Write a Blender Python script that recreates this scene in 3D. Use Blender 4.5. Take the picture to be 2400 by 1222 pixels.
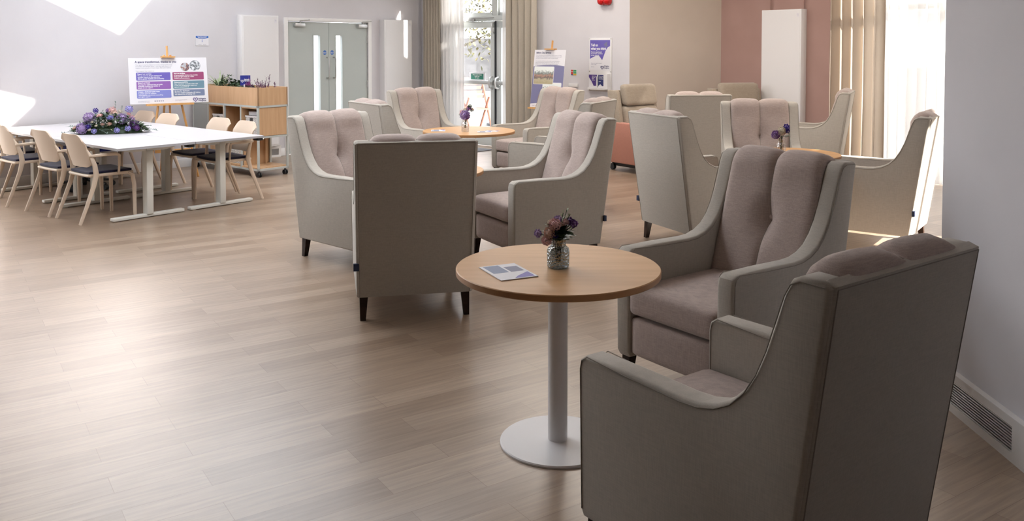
import bpy, bmesh, math, random
from mathutils import Vector, Matrix, geometry, noise
for o in list(bpy.data.objects): bpy.data.objects.remove(o)
C = bpy.context.scene.collection
SC = bpy.context.scene
PI = math.pi
# ---------------------------------------------------------------- camera
cd = bpy.data.cameras.new('camera'); cam = bpy.data.objects.new('camera', cd); C.objects.link(cam)
cam.location = (0, 0, 1.55); cam.rotation_euler = (PI/2 - 0.03885, 0, 0)
cd.sensor_width = 36; cd.sensor_fit = 'HORIZONTAL'; cd.lens = 36*2060/2400
cd.shift_y = -(611-184.07)/2400; cd.clip_start = 0.05; cd.clip_end = 200
SC.camera = cam
# ---------------------------------------------------------------- world, sun, exposure
SC.view_settings.view_transform = 'Standard'; SC.view_settings.look = 'None'
SC.view_settings.gamma = 1.0; SC.view_settings.exposure = 0.15; SC.view_settings.use_curve_mapping = False
W = bpy.data.worlds.new('world'); SC.world = W; W.use_nodes = True
bg = W.node_tree.nodes['Background']; bg.inputs[0].default_value = (0.90, 0.94, 1.0, 1); bg.inputs[1].default_value = 6.0
SUN_DIR = Vector((-0.912, 0.410, -0.445)).normalized()
sl = bpy.data.lights.new('sun', 'SUN'); so = bpy.data.objects.new('sun', sl); C.objects.link(so)
sl.energy = 36; sl.angle = math.radians(0.9); sl.color = (1.0, 0.93, 0.84)
so.rotation_euler = SUN_DIR.to_track_quat('-Z', 'Y').to_euler(); so.location = (8, 2, 8)

def portal(name, loc, normal_in, sx, sy):
    l = bpy.data.lights.new(name, 'AREA'); o = bpy.data.objects.new(name, l); C.objects.link(o)
    l.shape = 'RECTANGLE'; l.size = sx; l.size_y = sy; l.energy = 1
    l.cycles.is_portal = True
    o.location = loc; o.rotation_euler = Vector(normal_in).to_track_quat('-Z', 'Y').to_euler()
    return o
# ---------------------------------------------------------------- room axes
U = Vector((0.645, 0.764, 0)).normalized(); N = Vector((0.764, -0.645, 0)).normalized()   # left wall: run, facing the room
W0 = Vector((-3.1, 12.29, 0))
BW = Vector((-0.764, 0.645, 0)).normalized(); M = Vector((-0.645, -0.764, 0)).normalized()  # back wall: run, facing the room
C3 = Vector((1.56, 11.67, 0))
PV = Vector((-0.622, 0.783, 0)).normalized(); PN = Vector((-0.783, -0.622, 0)).normalized() # pink and window wall
P0 = Vector((4.75, 9.65, 0))
CORN = C3 + BW*3.958
CREAM = P0 + PV*3.04
ENDW = P0 - PV*1.1
H = 3.3
EX = ENDW.x
ROOF1 = [(-1.25, 8.86), (-4.8, 8.1), (-5.1, 8.5), (-3.35, 10.85), (-3.05, 10.82)]
ROOF2 = [(-0.4, 7.49), (-4.4, 6.03), (-3.5, 4.6), (-1.2, 5.2), (0.56, 6.21)]
portal('portal_roof_far', (-3.6, 9.5, 3.4), (0, 0, -1), 5.2, 3.6)
portal('portal_left', W0 + U*-6.3 - N*0.3 + Vector((0, 0, 1.65)), N, 3.6, 1.9)
portal('portal_roof_near', (-1.9, 6.05, 3.4), (0, 0, -1), 5.4, 3.2)
portal('portal_window', P0 + PV*0.05 - PN*0.3 + Vector((0, 0, 1.35)), PN, 2.3, 2.7)
portal('portal_side', (EX+0.3, 5.45, 1.25), (-1, 0, 0), 1.8, 2.5)
def add_ceiling_fill(x, y, power, col=(1.0, 0.92, 0.83), size=0.6):  # unseen fill light added at ceiling level to brighten the back of the room
    l = bpy.data.lights.new('ceiling_fill_light', 'AREA'); o = bpy.data.objects.new('ceiling_fill_light', l); C.objects.link(o)
    l.size = size; l.energy = power; l.color = col; o.location = (x, y, H-0.02)
for x, y, p in ((2.2, 9.3, 30), (0.9, 9.4, 28), (0.3, 11.2, 26), (2.9, 7.9, 24)): add_ceiling_fill(x, y, p)
portal('portal_door', C3 + BW*2.55 - M*0.3 + Vector((0, 0, 1.5)), M, 2.2, 3.0)

# ---------------------------------------------------------------- materials
def mat(name, col, rough=0.6, metal=0.0, spec=0.5, **kw):
    m = bpy.data.materials.new(name); m.use_nodes = True
    b = m.node_tree.nodes['Principled BSDF']
    b.inputs['Base Color'].default_value = (*col, 1); b.inputs['Roughness'].default_value = rough
    b.inputs['Metallic'].default_value = metal; b.inputs['Specular IOR Level'].default_value = spec
    for k, v in kw.items(): b.inputs[k.replace('_', ' ')].default_value = v
    return m
def nodes(m): return m.node_tree.nodes, m.node_tree.links, m.node_tree.nodes['Principled BSDF']
def noisy(m, c1, c2, scale=8, stretch=(1, 1, 1), detail=5, bump=0.0, lo=0.35, hi=0.65, coord='Object', bscale=None, dist=0.002):
    n, l, b = nodes(m)
    tc = n.new('ShaderNodeTexCoord'); mp = n.new('ShaderNodeMapping'); mp.inputs['Scale'].default_value = stretch
    l.new(tc.outputs[coord], mp.inputs[0])
    t = n.new('ShaderNodeTexNoise'); t.inputs['Scale'].default_value = scale; t.inputs['Detail'].default_value = detail
    l.new(mp.outputs[0], t.inputs['Vector'])
    r = n.new('ShaderNodeValToRGB'); r.color_ramp.elements[0].position = lo; r.color_ramp.elements[1].position = hi
    r.color_ramp.elements[0].color = (*c1, 1); r.color_ramp.elements[1].color = (*c2, 1)
    l.new(t.outputs['Fac'], r.inputs[0]); l.new(r.outputs[0], b.inputs['Base Color'])
    if bump:
        bp = n.new('ShaderNodeBump'); bp.inputs['Strength'].default_value = bump; bp.inputs['Distance'].default_value = dist
        src = t
        if bscale:
            src = n.new('ShaderNodeTexNoise'); src.inputs['Scale'].default_value = bscale; src.inputs['Detail'].default_value = 2
            l.new(tc.outputs[coord], src.inputs['Vector'])
        l.new(src.outputs['Fac'], bp.inputs['Height']); l.new(bp.outputs[0], b.inputs['Normal'])
    return m
def fabric(name, c, var=0.12, sheen=0.25):
    c1 = tuple(x*(1-var) for x in c); c2 = tuple(min(1, x*(1+var)) for x in c)
    m = mat(name, c, 0.95, spec=0.12); nodes(m)[2].inputs['Sheen Weight'].default_value = sheen
    n, l, b = nodes(m)
    tc = n.new('ShaderNodeTexCoord')
    facs = []
    for st in ((60, 60, 900), (900, 900, 60)):
        mp = n.new('ShaderNodeMapping'); mp.inputs['Scale'].default_value = tuple(s/60 for s in st)
        l.new(tc.outputs['Object'], mp.inputs[0])
        t = n.new('ShaderNodeTexNoise'); t.inputs['Scale'].default_value = 28; t.inputs['Detail'].default_value = 3
        l.new(mp.outputs[0], t.inputs['Vector']); facs.append(t)
    mx = n.new('ShaderNodeMath'); mx.operation = 'ADD'; l.new(facs[0].outputs[0], mx.inputs[0]); l.new(facs[1].outputs[0], mx.inputs[1])
    hf = n.new('ShaderNodeMath'); hf.operation = 'MULTIPLY'; hf.inputs[1].default_value = 0.5; l.new(mx.outputs[0], hf.inputs[0])
    r = n.new('ShaderNodeValToRGB'); r.color_ramp.elements[0].position = 0.40; r.color_ramp.elements[1].position = 0.60
    r.color_ramp.elements[0].color = (*c1, 1); r.color_ramp.elements[1].color = (*c2, 1)
    l.new(hf.outputs[0], r.inputs[0]); l.new(r.outputs[0], b.inputs['Base Color'])
    bp = n.new('ShaderNodeBump'); bp.inputs['Strength'].default_value = 0.25; bp.inputs['Distance'].default_value = 0.001
    l.new(hf.outputs[0], bp.inputs['Height']); l.new(bp.outputs[0], b.inputs['Normal'])
    return m
def wood(name, c1, c2, rough=0.45, stretch=(1, 14, 14), scale=3.0):
    m = mat(name, c1, rough); return noisy(m, c1, c2, scale, stretch, 6, 0.08, 0.3, 0.7, dist=0.001)

wall_white = noisy(mat('wall_paint_white', (0.74, 0.72, 0.735), 0.85, spec=0.25), (0.62, 0.605, 0.63), (0.64, 0.625, 0.65), 3, bump=0.03, bscale=180)
wall_cream = noisy(mat('wall_paint_cream', (0.60, 0.52, 0.44), 0.85, spec=0.25), (0.60, 0.52, 0.44), (0.62, 0.54, 0.46), 3, bump=0.03, bscale=180)
wall_dark = mat('wall_dark_bounce_cut', (0.10, 0.075, 0.06), 0.8)  # unseen walls around the camera, made dark to cut bounce on near chairs
wall_pink = noisy(mat('wall_paint_pink', (0.37, 0.235, 0.205), 0.85, spec=0.25), (0.37, 0.235, 0.205), (0.39, 0.25, 0.22), 3, bump=0.03, bscale=180)
ceil_m = mat('ceiling_white', (0.80, 0.79, 0.78), 0.9)
trim_m = mat('trim_white', (0.78, 0.77, 0.76), 0.45)
metal_white = mat('powder_white_metal', (0.74, 0.73, 0.73), 0.4)
table_white_leg = mat('desk_leg_offwhite', (0.70, 0.68, 0.62), 0.45)
desk_top_m = mat('desk_laminate_white', (0.52, 0.515, 0.54), 0.38)
desk_edge_m = mat('desk_edge_grey', (0.40, 0.40, 0.42), 0.5)
frame_grey = mat('frame_pale_grey', (0.50, 0.53, 0.51), 0.45)
panel_grey = mat('panel_grey', (0.36, 0.38, 0.37), 0.6)
door_m = noisy(mat('door_sage_grey', (0.44, 0.48, 0.46), 0.5), (0.435, 0.475, 0.455), (0.45, 0.49, 0.47), 2)
steel = mat('brushed_steel', (0.55, 0.55, 0.54), 0.3, 1.0)
alu = mat('aluminium', (0.62, 0.63, 0.63), 0.4, 0.7)
door_white = mat('door_frame_white', (0.62, 0.66, 0.65), 0.4)
black = mat('black_plastic', (0.012, 0.014, 0.018), 0.4)
dark = mat('dark_slot', (0.02, 0.02, 0.02), 0.8)
fab_body = fabric('fabric_body_greige', (0.42, 0.385, 0.335), 0.07)
fab_seat = fabric('fabric_cushion_taupe', (0.415, 0.335, 0.30), 0.13)
pip_m = mat('piping_taupe', (0.26, 0.235, 0.20), 0.9)
leg_m = wood('leg_dark_walnut', (0.018, 0.009, 0.006), (0.035, 0.017, 0.011), 0.45); nodes(leg_m)[2].inputs['Specular IOR Level'].default_value = 0.2
tag_m = mat('tag_navy', (0.02, 0.03, 0.07), 0.8)
oak = wood('oak_laminate', (0.52, 0.28, 0.11), (0.60, 0.34, 0.145), 0.42, (1, 10, 10), 2.5)
oak_edge = mat('oak_edge', (0.40, 0.20, 0.08), 0.45)
oak_v = wood('oak_veneer_upright', (0.52, 0.32, 0.17), (0.60, 0.385, 0.22), 0.5, (12, 12, 1), 3)
pine = wood('pine_easel', (0.62, 0.32, 0.10), (0.70, 0.39, 0.14), 0.5, (12, 12, 1), 3)
beige_plastic = mat('chair_shell_beige', (0.66, 0.53, 0.41), 0.5)
navy = fabric('fabric_navy', (0.020, 0.018, 0.042), 0.3, 0.2)
blue_fab = fabric('fabric_blue', (0.02, 0.03, 0.22), 0.2, 0.2)
rec_fab = fabric('fabric_recliner_sand', (0.36, 0.30, 0.235), 0.12)
coral = fabric('vinyl_coral', (0.52, 0.235, 0.175), 0.05)
curtain_m = fabric('curtain_oatmeal', (0.46, 0.415, 0.35), 0.06)
mat_grey = noisy(mat('mat_grey', (0.16, 0.16, 0.17), 1.0), (0.10, 0.10, 0.11), (0.22, 0.22, 0.23), 300, detail=2)
white_card = mat('card_white', (0.72, 0.71, 0.74), 0.5)
ink = mat('ink_navy', (0.03, 0.03, 0.12), 0.7)
ink_grey = mat('ink_grey', (0.28, 0.28, 0.36), 0.7)
ink_white = mat('ink_white', (0.85, 0.85, 0.85), 0.6)
p_violet = mat('print_violet', (0.13, 0.10, 0.42), 0.5); p_berry = mat('print_berry', (0.30, 0.05, 0.15), 0.5)
p_purple = mat('print_purple', (0.25, 0.10, 0.38), 0.5); p_teal = mat('print_teal', (0.13, 0.24, 0.31), 0.5)
p_lilac = mat('print_lilac', (0.20, 0.22, 0.55), 0.5); p_slate = mat('print_slate', (0.16, 0.20, 0.32), 0.5)
p_mauve = mat('print_mauve', (0.17, 0.165, 0.30), 0.5); p_navy = mat('print_navy', (0.03, 0.04, 0.16), 0.5)
p_deep = mat('print_deep_purple', (0.08, 0.04, 0.22), 0.5)
red_m = mat('beacon_red', (0.55, 0.01, 0.01), 0.25); sign_red = mat('sign_red', (0.55, 0.03, 0.02), 0.5)
sign_green = mat('sign_green', (0.05, 0.32, 0.14), 0.5); sign_blue = mat('sign_blue', (0.02, 0.12, 0.45), 0.5); yellow = mat('sign_yellow', (0.6, 0.4, 0.03), 0.5)
tealgreen = mat('sign_teal_green', (0.03, 0.20, 0.14), 0.5)
leaf_m = noisy(mat('leaf_green', (0.05, 0.10, 0.035), 0.5), (0.035, 0.075, 0.03), (0.08, 0.14, 0.05), 20)
leaf_lt = noisy(mat('leaf_light', (0.20, 0.28, 0.13), 0.5), (0.22, 0.30, 0.15), (0.40, 0.46, 0.28), 20)
leaf_dk = noisy(mat('leaf_dark', (0.02, 0.045, 0.02), 0.45), (0.012, 0.03, 0.012), (0.04, 0.075, 0.03), 20)
leaf_pu = noisy(mat('leaf_purple', (0.10, 0.03, 0.09), 0.5), (0.08, 0.025, 0.07), (0.20, 0.09, 0.18), 20)
leaf_sage = mat('leaf_sage', (0.22, 0.30, 0.27), 0.6)
pet_lilac = mat('petal_lilac', (0.42, 0.30, 0.55), 0.6); pet_purple = mat('petal_purple', (0.22, 0.09, 0.33), 0.6)
pet_pink = mat('petal_pink', (0.75, 0.48, 0.47), 0.6); pet_blue = mat('petal_blue', (0.06, 0.03, 0.30), 0.6)
pet_peri = mat('petal_periwinkle', (0.38, 0.36, 0.72), 0.6); pet_cream = mat('petal_cream', (0.72, 0.66, 0.55), 0.6)
pet_peach = mat('petal_peach', (0.72, 0.50, 0.42), 0.6)
soil = mat('soil', (0.03, 0.02, 0.015), 0.9)
basket_m = mat('basket_white', (0.70, 0.69, 0.67), 0.5)
n_, l_, b_ = nodes(basket_m)
tc = n_.new('ShaderNodeTexCoord'); mp = n_.new('ShaderNodeMapping'); mp.inputs['Rotation'].default_value = (0.785, 0.785, 0.785)
ck = n_.new('ShaderNodeTexChecker'); ck.inputs['Scale'].default_value = 75; ck.inputs[1].default_value = (0.74, 0.73, 0.71, 1); ck.inputs[2].default_value = (0.42, 0.40, 0.37, 1)
l_.new(tc.outputs['Object'], mp.inputs[0]); l_.new(mp.outputs[0], ck.inputs[0]); l_.new(ck.outputs[0], b_.inputs['Base Color'])

def thin_glass(name, tint=(1, 1, 1), gl=0.07, rough=0.02):
    m = bpy.data.materials.new(name); m.use_nodes = True; n = m.node_tree.nodes; l = m.node_tree.links; n.clear()
    o = n.new('ShaderNodeOutputMaterial'); t = n.new('ShaderNodeBsdfTransparent'); g = n.new('ShaderNodeBsdfGlossy'); mx = n.new('ShaderNodeMixShader')
    t.inputs[0].default_value = (*tint, 1); g.inputs['Roughness'].default_value = rough; mx.inputs[0].default_value = gl
    l.new(t.outputs[0], mx.inputs[1]); l.new(g.outputs[0], mx.inputs[2]); l.new(mx.outputs[0], o.inputs[0]); return m
glass = thin_glass('window_glass')
def vase_glass(name, tint):
    m = thin_glass(name, tint, 0.30, 0.12); n = m.node_tree.nodes; l = m.node_tree.links
    tc = n.new('ShaderNodeTexCoord'); v = n.new('ShaderNodeTexVoronoi'); v.inputs['Scale'].default_value = 110
    b = n.new('ShaderNodeBump'); b.inputs['Strength'].default_value = 0.9; b.inputs['Distance'].default_value = 0.004
    l.new(tc.outputs['Object'], v.inputs['Vector']); l.new(v.outputs['Distance'], b.inputs['Height'])
    l.new(b.outputs[0], n['Glossy BSDF'].inputs['Normal']); return m
vglass = vase_glass('vase_glass_grey', (0.36, 0.42, 0.44)); vglass2 = vase_glass('vase_glass_clear', (0.86, 0.84, 0.82))
def sheer(name, col, alpha, transl):
    m = bpy.data.materials.new(name); m.use_nodes = True; n = m.node_tree.nodes; l = m.node_tree.links; n.clear()
    o = n.new('ShaderNodeOutputMaterial'); t = n.new('ShaderNodeBsdfTransparent'); d = n.new('ShaderNodeBsdfDiffuse'); tr = n.new('ShaderNodeBsdfTranslucent')
    m1 = n.new('ShaderNodeMixShader'); m2 = n.new('ShaderNodeMixShader')
    d.inputs[0].default_value = (*col, 1); tr.inputs[0].default_value = (*col, 1)
    m1.inputs[0].default_value = transl; m2.inputs[0].default_value = alpha
    l.new(d.outputs[0], m1.inputs[1]); l.new(tr.outputs[0], m1.inputs[2]); l.new(m1.outputs[0], m2.inputs[1]); l.new(t.outputs[0], m2.inputs[2]); l.new(m2.outputs[0], o.inputs[0]); return m
sheer_m = sheer('sheer_voile', (0.80, 0.79, 0.78), 0.05, 0.12)
curtain_tr = sheer('curtain_backlit_oatmeal', (0.46, 0.39, 0.32), 0.0, 0.28)
# plank floor
floor_m = mat('floor_vinyl_plank', (0.3, 0.22, 0.15), 0.30, spec=1.0)
n, l, b = nodes(floor_m)
g = n.new('ShaderNodeNewGeometry'); mp = n.new('ShaderNodeMapping'); mp.inputs['Rotation'].default_value = (0, 0, -math.radians(33.6))
l.new(g.outputs['Position'], mp.inputs[0])
br = n.new('ShaderNodeTexBrick'); br.offset = 0.37; br.inputs['Scale'].default_value = 1; br.inputs['Brick Width'].default_value = 0.80; br.inputs['Row Height'].default_value = 0.135
br.inputs['Mortar Size'].default_value = 0.0012; br.inputs['Mortar Smooth'].default_value = 0.3; br.inputs['Bias'].default_value = -0.1
br.inputs['Color1'].default_value = (0.27, 0.195, 0.138, 1); br.inputs['Color2'].default_value = (0.37, 0.285, 0.212, 1); br.inputs['Mortar'].default_value = (0.20, 0.13, 0.09, 1)
l.new(mp.outputs[0], br.inputs['Vector'])
mp2 = n.new('ShaderNodeMapping'); mp2.inputs['Scale'].default_value = (1.6, 26, 1); l.new(mp.outputs[0], mp2.inputs[0])
gn = n.new('ShaderNodeTexNoise'); gn.inputs['Scale'].default_value = 2.2; gn.inputs['Detail'].default_value = 7; gn.inputs['Distortion'].default_value = 0.6; l.new(mp2.outputs[0], gn.inputs['Vector'])
gr = n.new('ShaderNodeValToRGB'); gr.color_ramp.elements[0].position = 0.3; gr.color_ramp.elements[1].position = 0.7
gr.color_ramp.elements[0].color = (0.78, 0.76, 0.74, 1); gr.color_ramp.elements[1].color = (1.12, 1.1, 1.08, 1); l.new(gn.outputs[0], gr.inputs[0])
mm = n.new('ShaderNodeMix'); mm.data_type = 'RGBA'; mm.blend_type = 'MULTIPLY'; mm.inputs[0].default_value = 1.0
l.new(br.outputs['Color'], mm.inputs[6]); l.new(gr.outputs[0], mm.inputs[7]); l.new(mm.outputs[2], b.inputs['Base Color'])
bp = n.new('ShaderNodeBump'); bp.inputs['Strength'].default_value = 0.12; bp.inputs['Distance'].default_value = 0.002; l.new(gn.outputs[0], bp.inputs['Height']); l.new(bp.outputs[0], b.inputs['Normal'])

# ---------------------------------------------------------------- mesh helpers
class MB:
    def __init__(s): s.bm = bmesh.new()
    def box(s, lo, hi, mx=None, bev=0.0, seg=2):
        bm = s.bm if not bev else bmesh.new()
        vs = [bm.verts.new((x, y, z)) for z in (lo[2], hi[2]) for y in (lo[1], hi[1]) for x in (lo[0], hi[0])]
        for f in ((0, 2, 3, 1), (4, 5, 7, 6), (0, 1, 5, 4), (2, 6, 7, 3), (0, 4, 6, 2), (1, 3, 7, 5)): bm.faces.new([vs[i] for i in f])
        if mx: bmesh.ops.transform(bm, matrix=mx, verts=vs)
        if bev:
            bmesh.ops.bevel(bm, geom=bm.edges[:], offset=bev, segments=seg, affect='EDGES', profile=0.5)
            s.merge(bm)
        return s
    def merge(s, other):
        me = bpy.data.meshes.new('tmp'); other.to_mesh(me); other.free(); s.bm.from_mesh(me); bpy.data.meshes.remove(me)
    def obox(s, p0, d, nrm, t0, t1, n0, n1, z0, z1, bev=0.0):   # box along direction d from p0, depth along nrm
        mx = Matrix(((d.x, nrm.x, 0, p0.x), (d.y, nrm.y, 0, p0.y), (0, 0, 1, 0), (0, 0, 0, 1)))
        bm = bmesh.new(); q = MB(); q.bm.free(); q.bm = bm
        q.box((t0, n0, z0), (t1, n1, z1)); bmesh.ops.transform(bm, matrix=mx, verts=bm.verts[:])
        if d.cross(nrm).z < 0: bmesh.ops.reverse_faces(bm, faces=bm.faces[:])
        if bev: bmesh.ops.bevel(bm, geom=bm.edges[:], offset=bev, segments=2, affect='EDGES', profile=0.5)
        s.merge(bm); return s
    def prism(s, pts, x0, x1, axis='X', bev=0.0, seg=2):
        bm = bmesh.new()
        def P(a, b, c): return {'X': (c, a, b), 'Y': (a, c, b), 'Z': (a, b, c)}[axis]
        A = [bm.verts.new(P(a, b, x0)) for a, b in pts]; B = [bm.verts.new(P(a, b, x1)) for a, b in pts]; k = len(pts)
        fa = bm.faces.new(A); fb = bm.faces.new(B[::-1])
        for i in range(k): bm.faces.new((A[i], B[i], B[(i+1) % k], A[(i+1) % k]))
        bmesh.ops.recalc_face_normals(bm, faces=bm.faces[:])
        if bev:
            es = list(set(list(fa.edges)+list(fb.edges)))
            bmesh.ops.bevel(bm, geom=es, offset=bev, segments=seg, affect='EDGES', profile=0.5)
        s.merge(bm); return s
    def tube(s, pts, r, n=8, caps=True, rr=None):
        pts = [Vector(p) for p in pts]; rings = []
        for i, p in enumerate(pts):
            a = pts[max(i-1, 0)]; c = pts[min(i+1, len(pts)-1)]; d = (c-a).normalized()
            if i == 0: ref = Vector((0, 0, 1)) if abs(d.z) < 0.9 else Vector((1, 0, 0)); e1 = d.cross(ref).normalized()
            else: e1 = (e1 - d*e1.dot(d)).normalized()
            e2 = d.cross(e1); R = rr[i] if rr else r
            if not isinstance(R, tuple): R = (R, R)
            rings.append([s.bm.verts.new(p + e1*R[0]*math.cos(2*PI*k/n) + e2*R[1]*math.sin(2*PI*k/n)) for k in range(n)])
        for a, b in zip(rings, rings[1:]):
            for k in range(n): s.bm.faces.new((a[k], a[(k+1) % n], b[(k+1) % n], b[k]))
        if caps: s.bm.faces.new(rings[0][::-1]); s.bm.faces.new(rings[-1])
        return s
    def lathe(s, prof, n=32, mx=None, c=(0, 0, 0)):
        rings = []
        for r, z in prof:
            rings.append([s.bm.verts.new((c[0]+r*math.cos(2*PI*k/n), c[1]+r*math.sin(2*PI*k/n), c[2]+z)) for k in range(n)] if r > 1e-6 else [s.bm.verts.new((c[0], c[1], c[2]+z))])
        for a, b in zip(rings, rings[1:]):
            for k in range(n):
                k2 = (k+1) % n
                if len(a) == 1 and len(b) == 1: continue
                if len(a) == 1: s.bm.faces.new((a[0], b[k2], b[k]))
                elif len(b) == 1: s.bm.faces.new((a[k], a[k2], b[0]))
                else: s.bm.faces.new((a[k], a[k2], b[k2], b[k]))
        if mx: bmesh.ops.transform(s.bm, matrix=mx, verts=[v for r in rings for v in r])
        return s
    def ball(s, c, r, sub=2, sc=(1, 1, 1)):
        bmesh.ops.create_icosphere(s.bm, subdivisions=sub, radius=r, matrix=Matrix.Translation(c) @ Matrix.Diagonal((*sc, 1))); return s
    def rbox(s, lo, hi, r, n=(10, 10, 4), fn=None):        # rounded box from a subdivided cube, fn displaces each point
        lo = Vector(lo); hi = Vector(hi); cache = {}; c = (lo+hi)/2; h = (hi-lo)/2
        def V(i, j, k):
            if (i, j, k) not in cache:
                p = Vector((lo.x+(hi.x-lo.x)*i/n[0], lo.y+(hi.y-lo.y)*j/n[1], lo.z+(hi.z-lo.z)*k/n[2]))
                q = Vector([max(-(h[a]-r), min(h[a]-r, p[a]-c[a])) for a in range(3)])
                d = (p-c)-q
                if d.length > 1e-9: p = c+q+d.normalized()*r*min(1.0, max(abs(d.x), abs(d.y), abs(d.z))/r)
                if fn: p = fn(p)
                cache[(i, j, k)] = s.bm.verts.new(p)
            return cache[(i, j, k)]
        X, Y, Z = n
        for i in range(X):
            for j in range(Y):
                s.bm.faces.new((V(i, j, 0), V(i, j+1, 0), V(i+1, j+1, 0), V(i+1, j, 0))); s.bm.faces.new((V(i, j, Z), V(i+1, j, Z), V(i+1, j+1, Z), V(i, j+1, Z)))
        for i in range(X):
            for k in range(Z):
                s.bm.faces.new((V(i, 0, k), V(i+1, 0, k), V(i+1, 0, k+1), V(i, 0, k+1))); s.bm.faces.new((V(i, Y, k), V(i, Y, k+1), V(i+1, Y, k+1), V(i+1, Y, k)))
        for j in range(Y):
            for k in range(Z):
                s.bm.faces.new((V(0, j, k), V(0, j, k+1), V(0, j+1, k+1), V(0, j+1, k))); s.bm.faces.new((V(X, j, k), V(X, j+1, k), V(X, j+1, k+1), V(X, j, k+1)))
        return s
    def quad(s, pts): s.bm.faces.new([s.bm.verts.new(p) for p in pts]); return s
    def leaf(s, base, d, length, width, droop=0.3, seg=5, cup=0.15):
        base = Vector(base); d = Vector(d).normalized(); side = d.cross(Vector((0, 0, 1)))
        if side.length < 0.05: side = Vector((1, 0, 0))
        side.normalize(); prev = None; up = side.cross(d)
        for i in range(seg+1):
            t = i/seg; p = base + d*length*t - Vector((0, 0, 1))*droop*length*t*t
            w = width*0.5*math.sin(PI*min(1, 0.08+t*0.92))**0.8 if i < seg else 0.0004
            row = [s.bm.verts.new(p-side*w+up*w*cup), s.bm.verts.new(p), s.bm.verts.new(p+side*w+up*w*cup)]
            if prev:
                s.bm.faces.new((prev[0], prev[1], row[1], row[0])); s.bm.faces.new((prev[1], prev[2], row[2], row[1]))
            prev = row
        return s
    def build(s, name, m, parent=None, smooth=True, angle=35, mats=None):
        me = bpy.data.meshes.new(name); s.bm.normal_update(); s.bm.to_mesh(me); s.bm.free()
        if smooth:
            for p in me.polygons: p.use_smooth = True
            me.set_sharp_from_angle(angle=math.radians(angle))
        for q in (mats or [m]): me.materials.append(q)
        o = bpy.data.objects.new(name, me); C.objects.link(o); o.parent = parent
        return o
def tag(o, label, cat, group=None):
    o['label'] = label; o['category'] = cat
    if group: o['group'] = group
    return o
def thing(name, label, cat, loc=(0, 0, 0), rz=0, group=None):
    o = bpy.data.objects.new(name, None); C.objects.link(o); o.location = loc; o.rotation_euler = (0, 0, rz); o.empty_display_size = 0.1
    return tag(o, label, cat, group)
def struct(o): o['kind'] = 'structure'; return o
def dup(root, loc, rz, label, group=None):
    def cp(o, p):
        c = o.copy(); C.objects.link(c); c.parent = p
        for ch in o.children: cp(ch, c)
        return c
    r = cp(root, None); r.location = loc; r.rotation_euler = (0, 0, rz); r['label'] = label
    if group: r['group'] = group
    return r
def text(name, s, size, m, parent, mx, align='LEFT', bold=0.0, sx=1.0, space=1.0):
    cu = bpy.data.curves.new(name, 'FONT'); cu.body = s; cu.size = size; cu.align_x = align; cu.offset = bold; cu.space_line = space; cu.resolution_u = 2
    o = bpy.data.objects.new(name, cu); C.objects.link(o)
    dg = bpy.context.evaluated_depsgraph_get(); me = bpy.data.meshes.new_from_object(o.evaluated_get(dg)); me.name = name
    bpy.data.objects.remove(o)
    me.transform(Matrix.Diagonal((sx, 1, 1, 1))); me.transform(mx); me.materials.clear(); me.materials.append(m)
    o = bpy.data.objects.new(name, me); C.objects.link(o); o.parent = parent; return o

# ---------------------------------------------------------------- structure
def wall(name, p0, d, nin, L0, L1, h, m, openings=(), thick=0.15):
    mb = MB(); ops = sorted(openings); cur = L0
    for (a, b_, z0, z1) in ops:
        if a > cur: mb.obox(p0, d, -nin, cur, a, 0, thick, 0, h)
        if z0 > 0: mb.obox(p0, d, -nin, a, b_, 0, thick, 0, z0)
        if z1 < h: mb.obox(p0, d, -nin, a, b_, 0, thick, z1, h)
        cur = b_
    mb.obox(p0, d, -nin, cur, L1, 0, thick, 0, h)
    return struct(mb.build(name, m, smooth=False))
LWs = -9.0
wall('wall_left', W0, U, N, LWs, 2.536+0.15, H, wall_white, [(-8.0, -4.6, 0.75, 2.55), (-0.045, 1.406, 0, 1.875)])
wall('wall_back', C3, BW, M, 0.0, 3.958, H, wall_white, [(1.62, 3.40, 0, 3.05)])
cd_ = (CREAM-C3).normalized(); cn = Vector((cd_.y, -cd_.x, 0))
wall('wall_back_right', C3, cd_, cn, 0.0, (CREAM-C3).length, H, wall_cream)
wall('wall_far_right', P0, PV, PN, 1.15, 3.04, H, wall_pink)
wall('wall_window_side', P0, PV, PN, -1.1, 1.15, H, wall_white, [(-0.95, 1.05, 0.03, 2.75)])
wall('wall_side', Vector((EX, 0, 0)), Vector((0, 1, 0)), Vector((-1, 0, 0)), -1.2, ENDW.y, H, wall_white, [(4.7, 6.2, 0.05, 2.25)])
LE = W0 + U*LWs
wall('wall_left_front', Vector((LE.x, 0, 0)), Vector((0, 1, 0)), Vector((1, 0, 0)), -1.2, LE.y, H, wall_dark)
wall('wall_front', Vector((0, -1.2, 0)), Vector((1, 0, 0)), Vector((0, 1, 0)), LE.x, EX, H, wall_dark)
struct(MB().box((1.872, -1.2, 0), (2.02, 3.80, H)).build('wall_right', wall_white, smooth=False))
fl = MB(); fl.quad([(-11, -2, 0), (7, -2, 0), (7, 9, 0), (4.95, 9.9, 0), (3.0, 12.5, 0), (1.7, 12.1, 0), (-1.5, 14.6, 0), (-11, 5, 0)])
struct(fl.build('floor', floor_m, smooth=False))
outer = [(LE.x-0.1, -1.3), (EX+0.1, -1.3), (EX+0.1, ENDW.y+0.05), (CREAM.x+0.1, CREAM.y+0.15), (C3.x+0.1, C3.y+0.15), (CORN.x, CORN.y+0.2), (LE.x-0.1, LE.y+0.1)]
loops = [[Vector((x, y, H)) for x, y in q] for q in (outer, ROOF1, ROOF2)]
flat = [p for q in loops for p in q]
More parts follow.
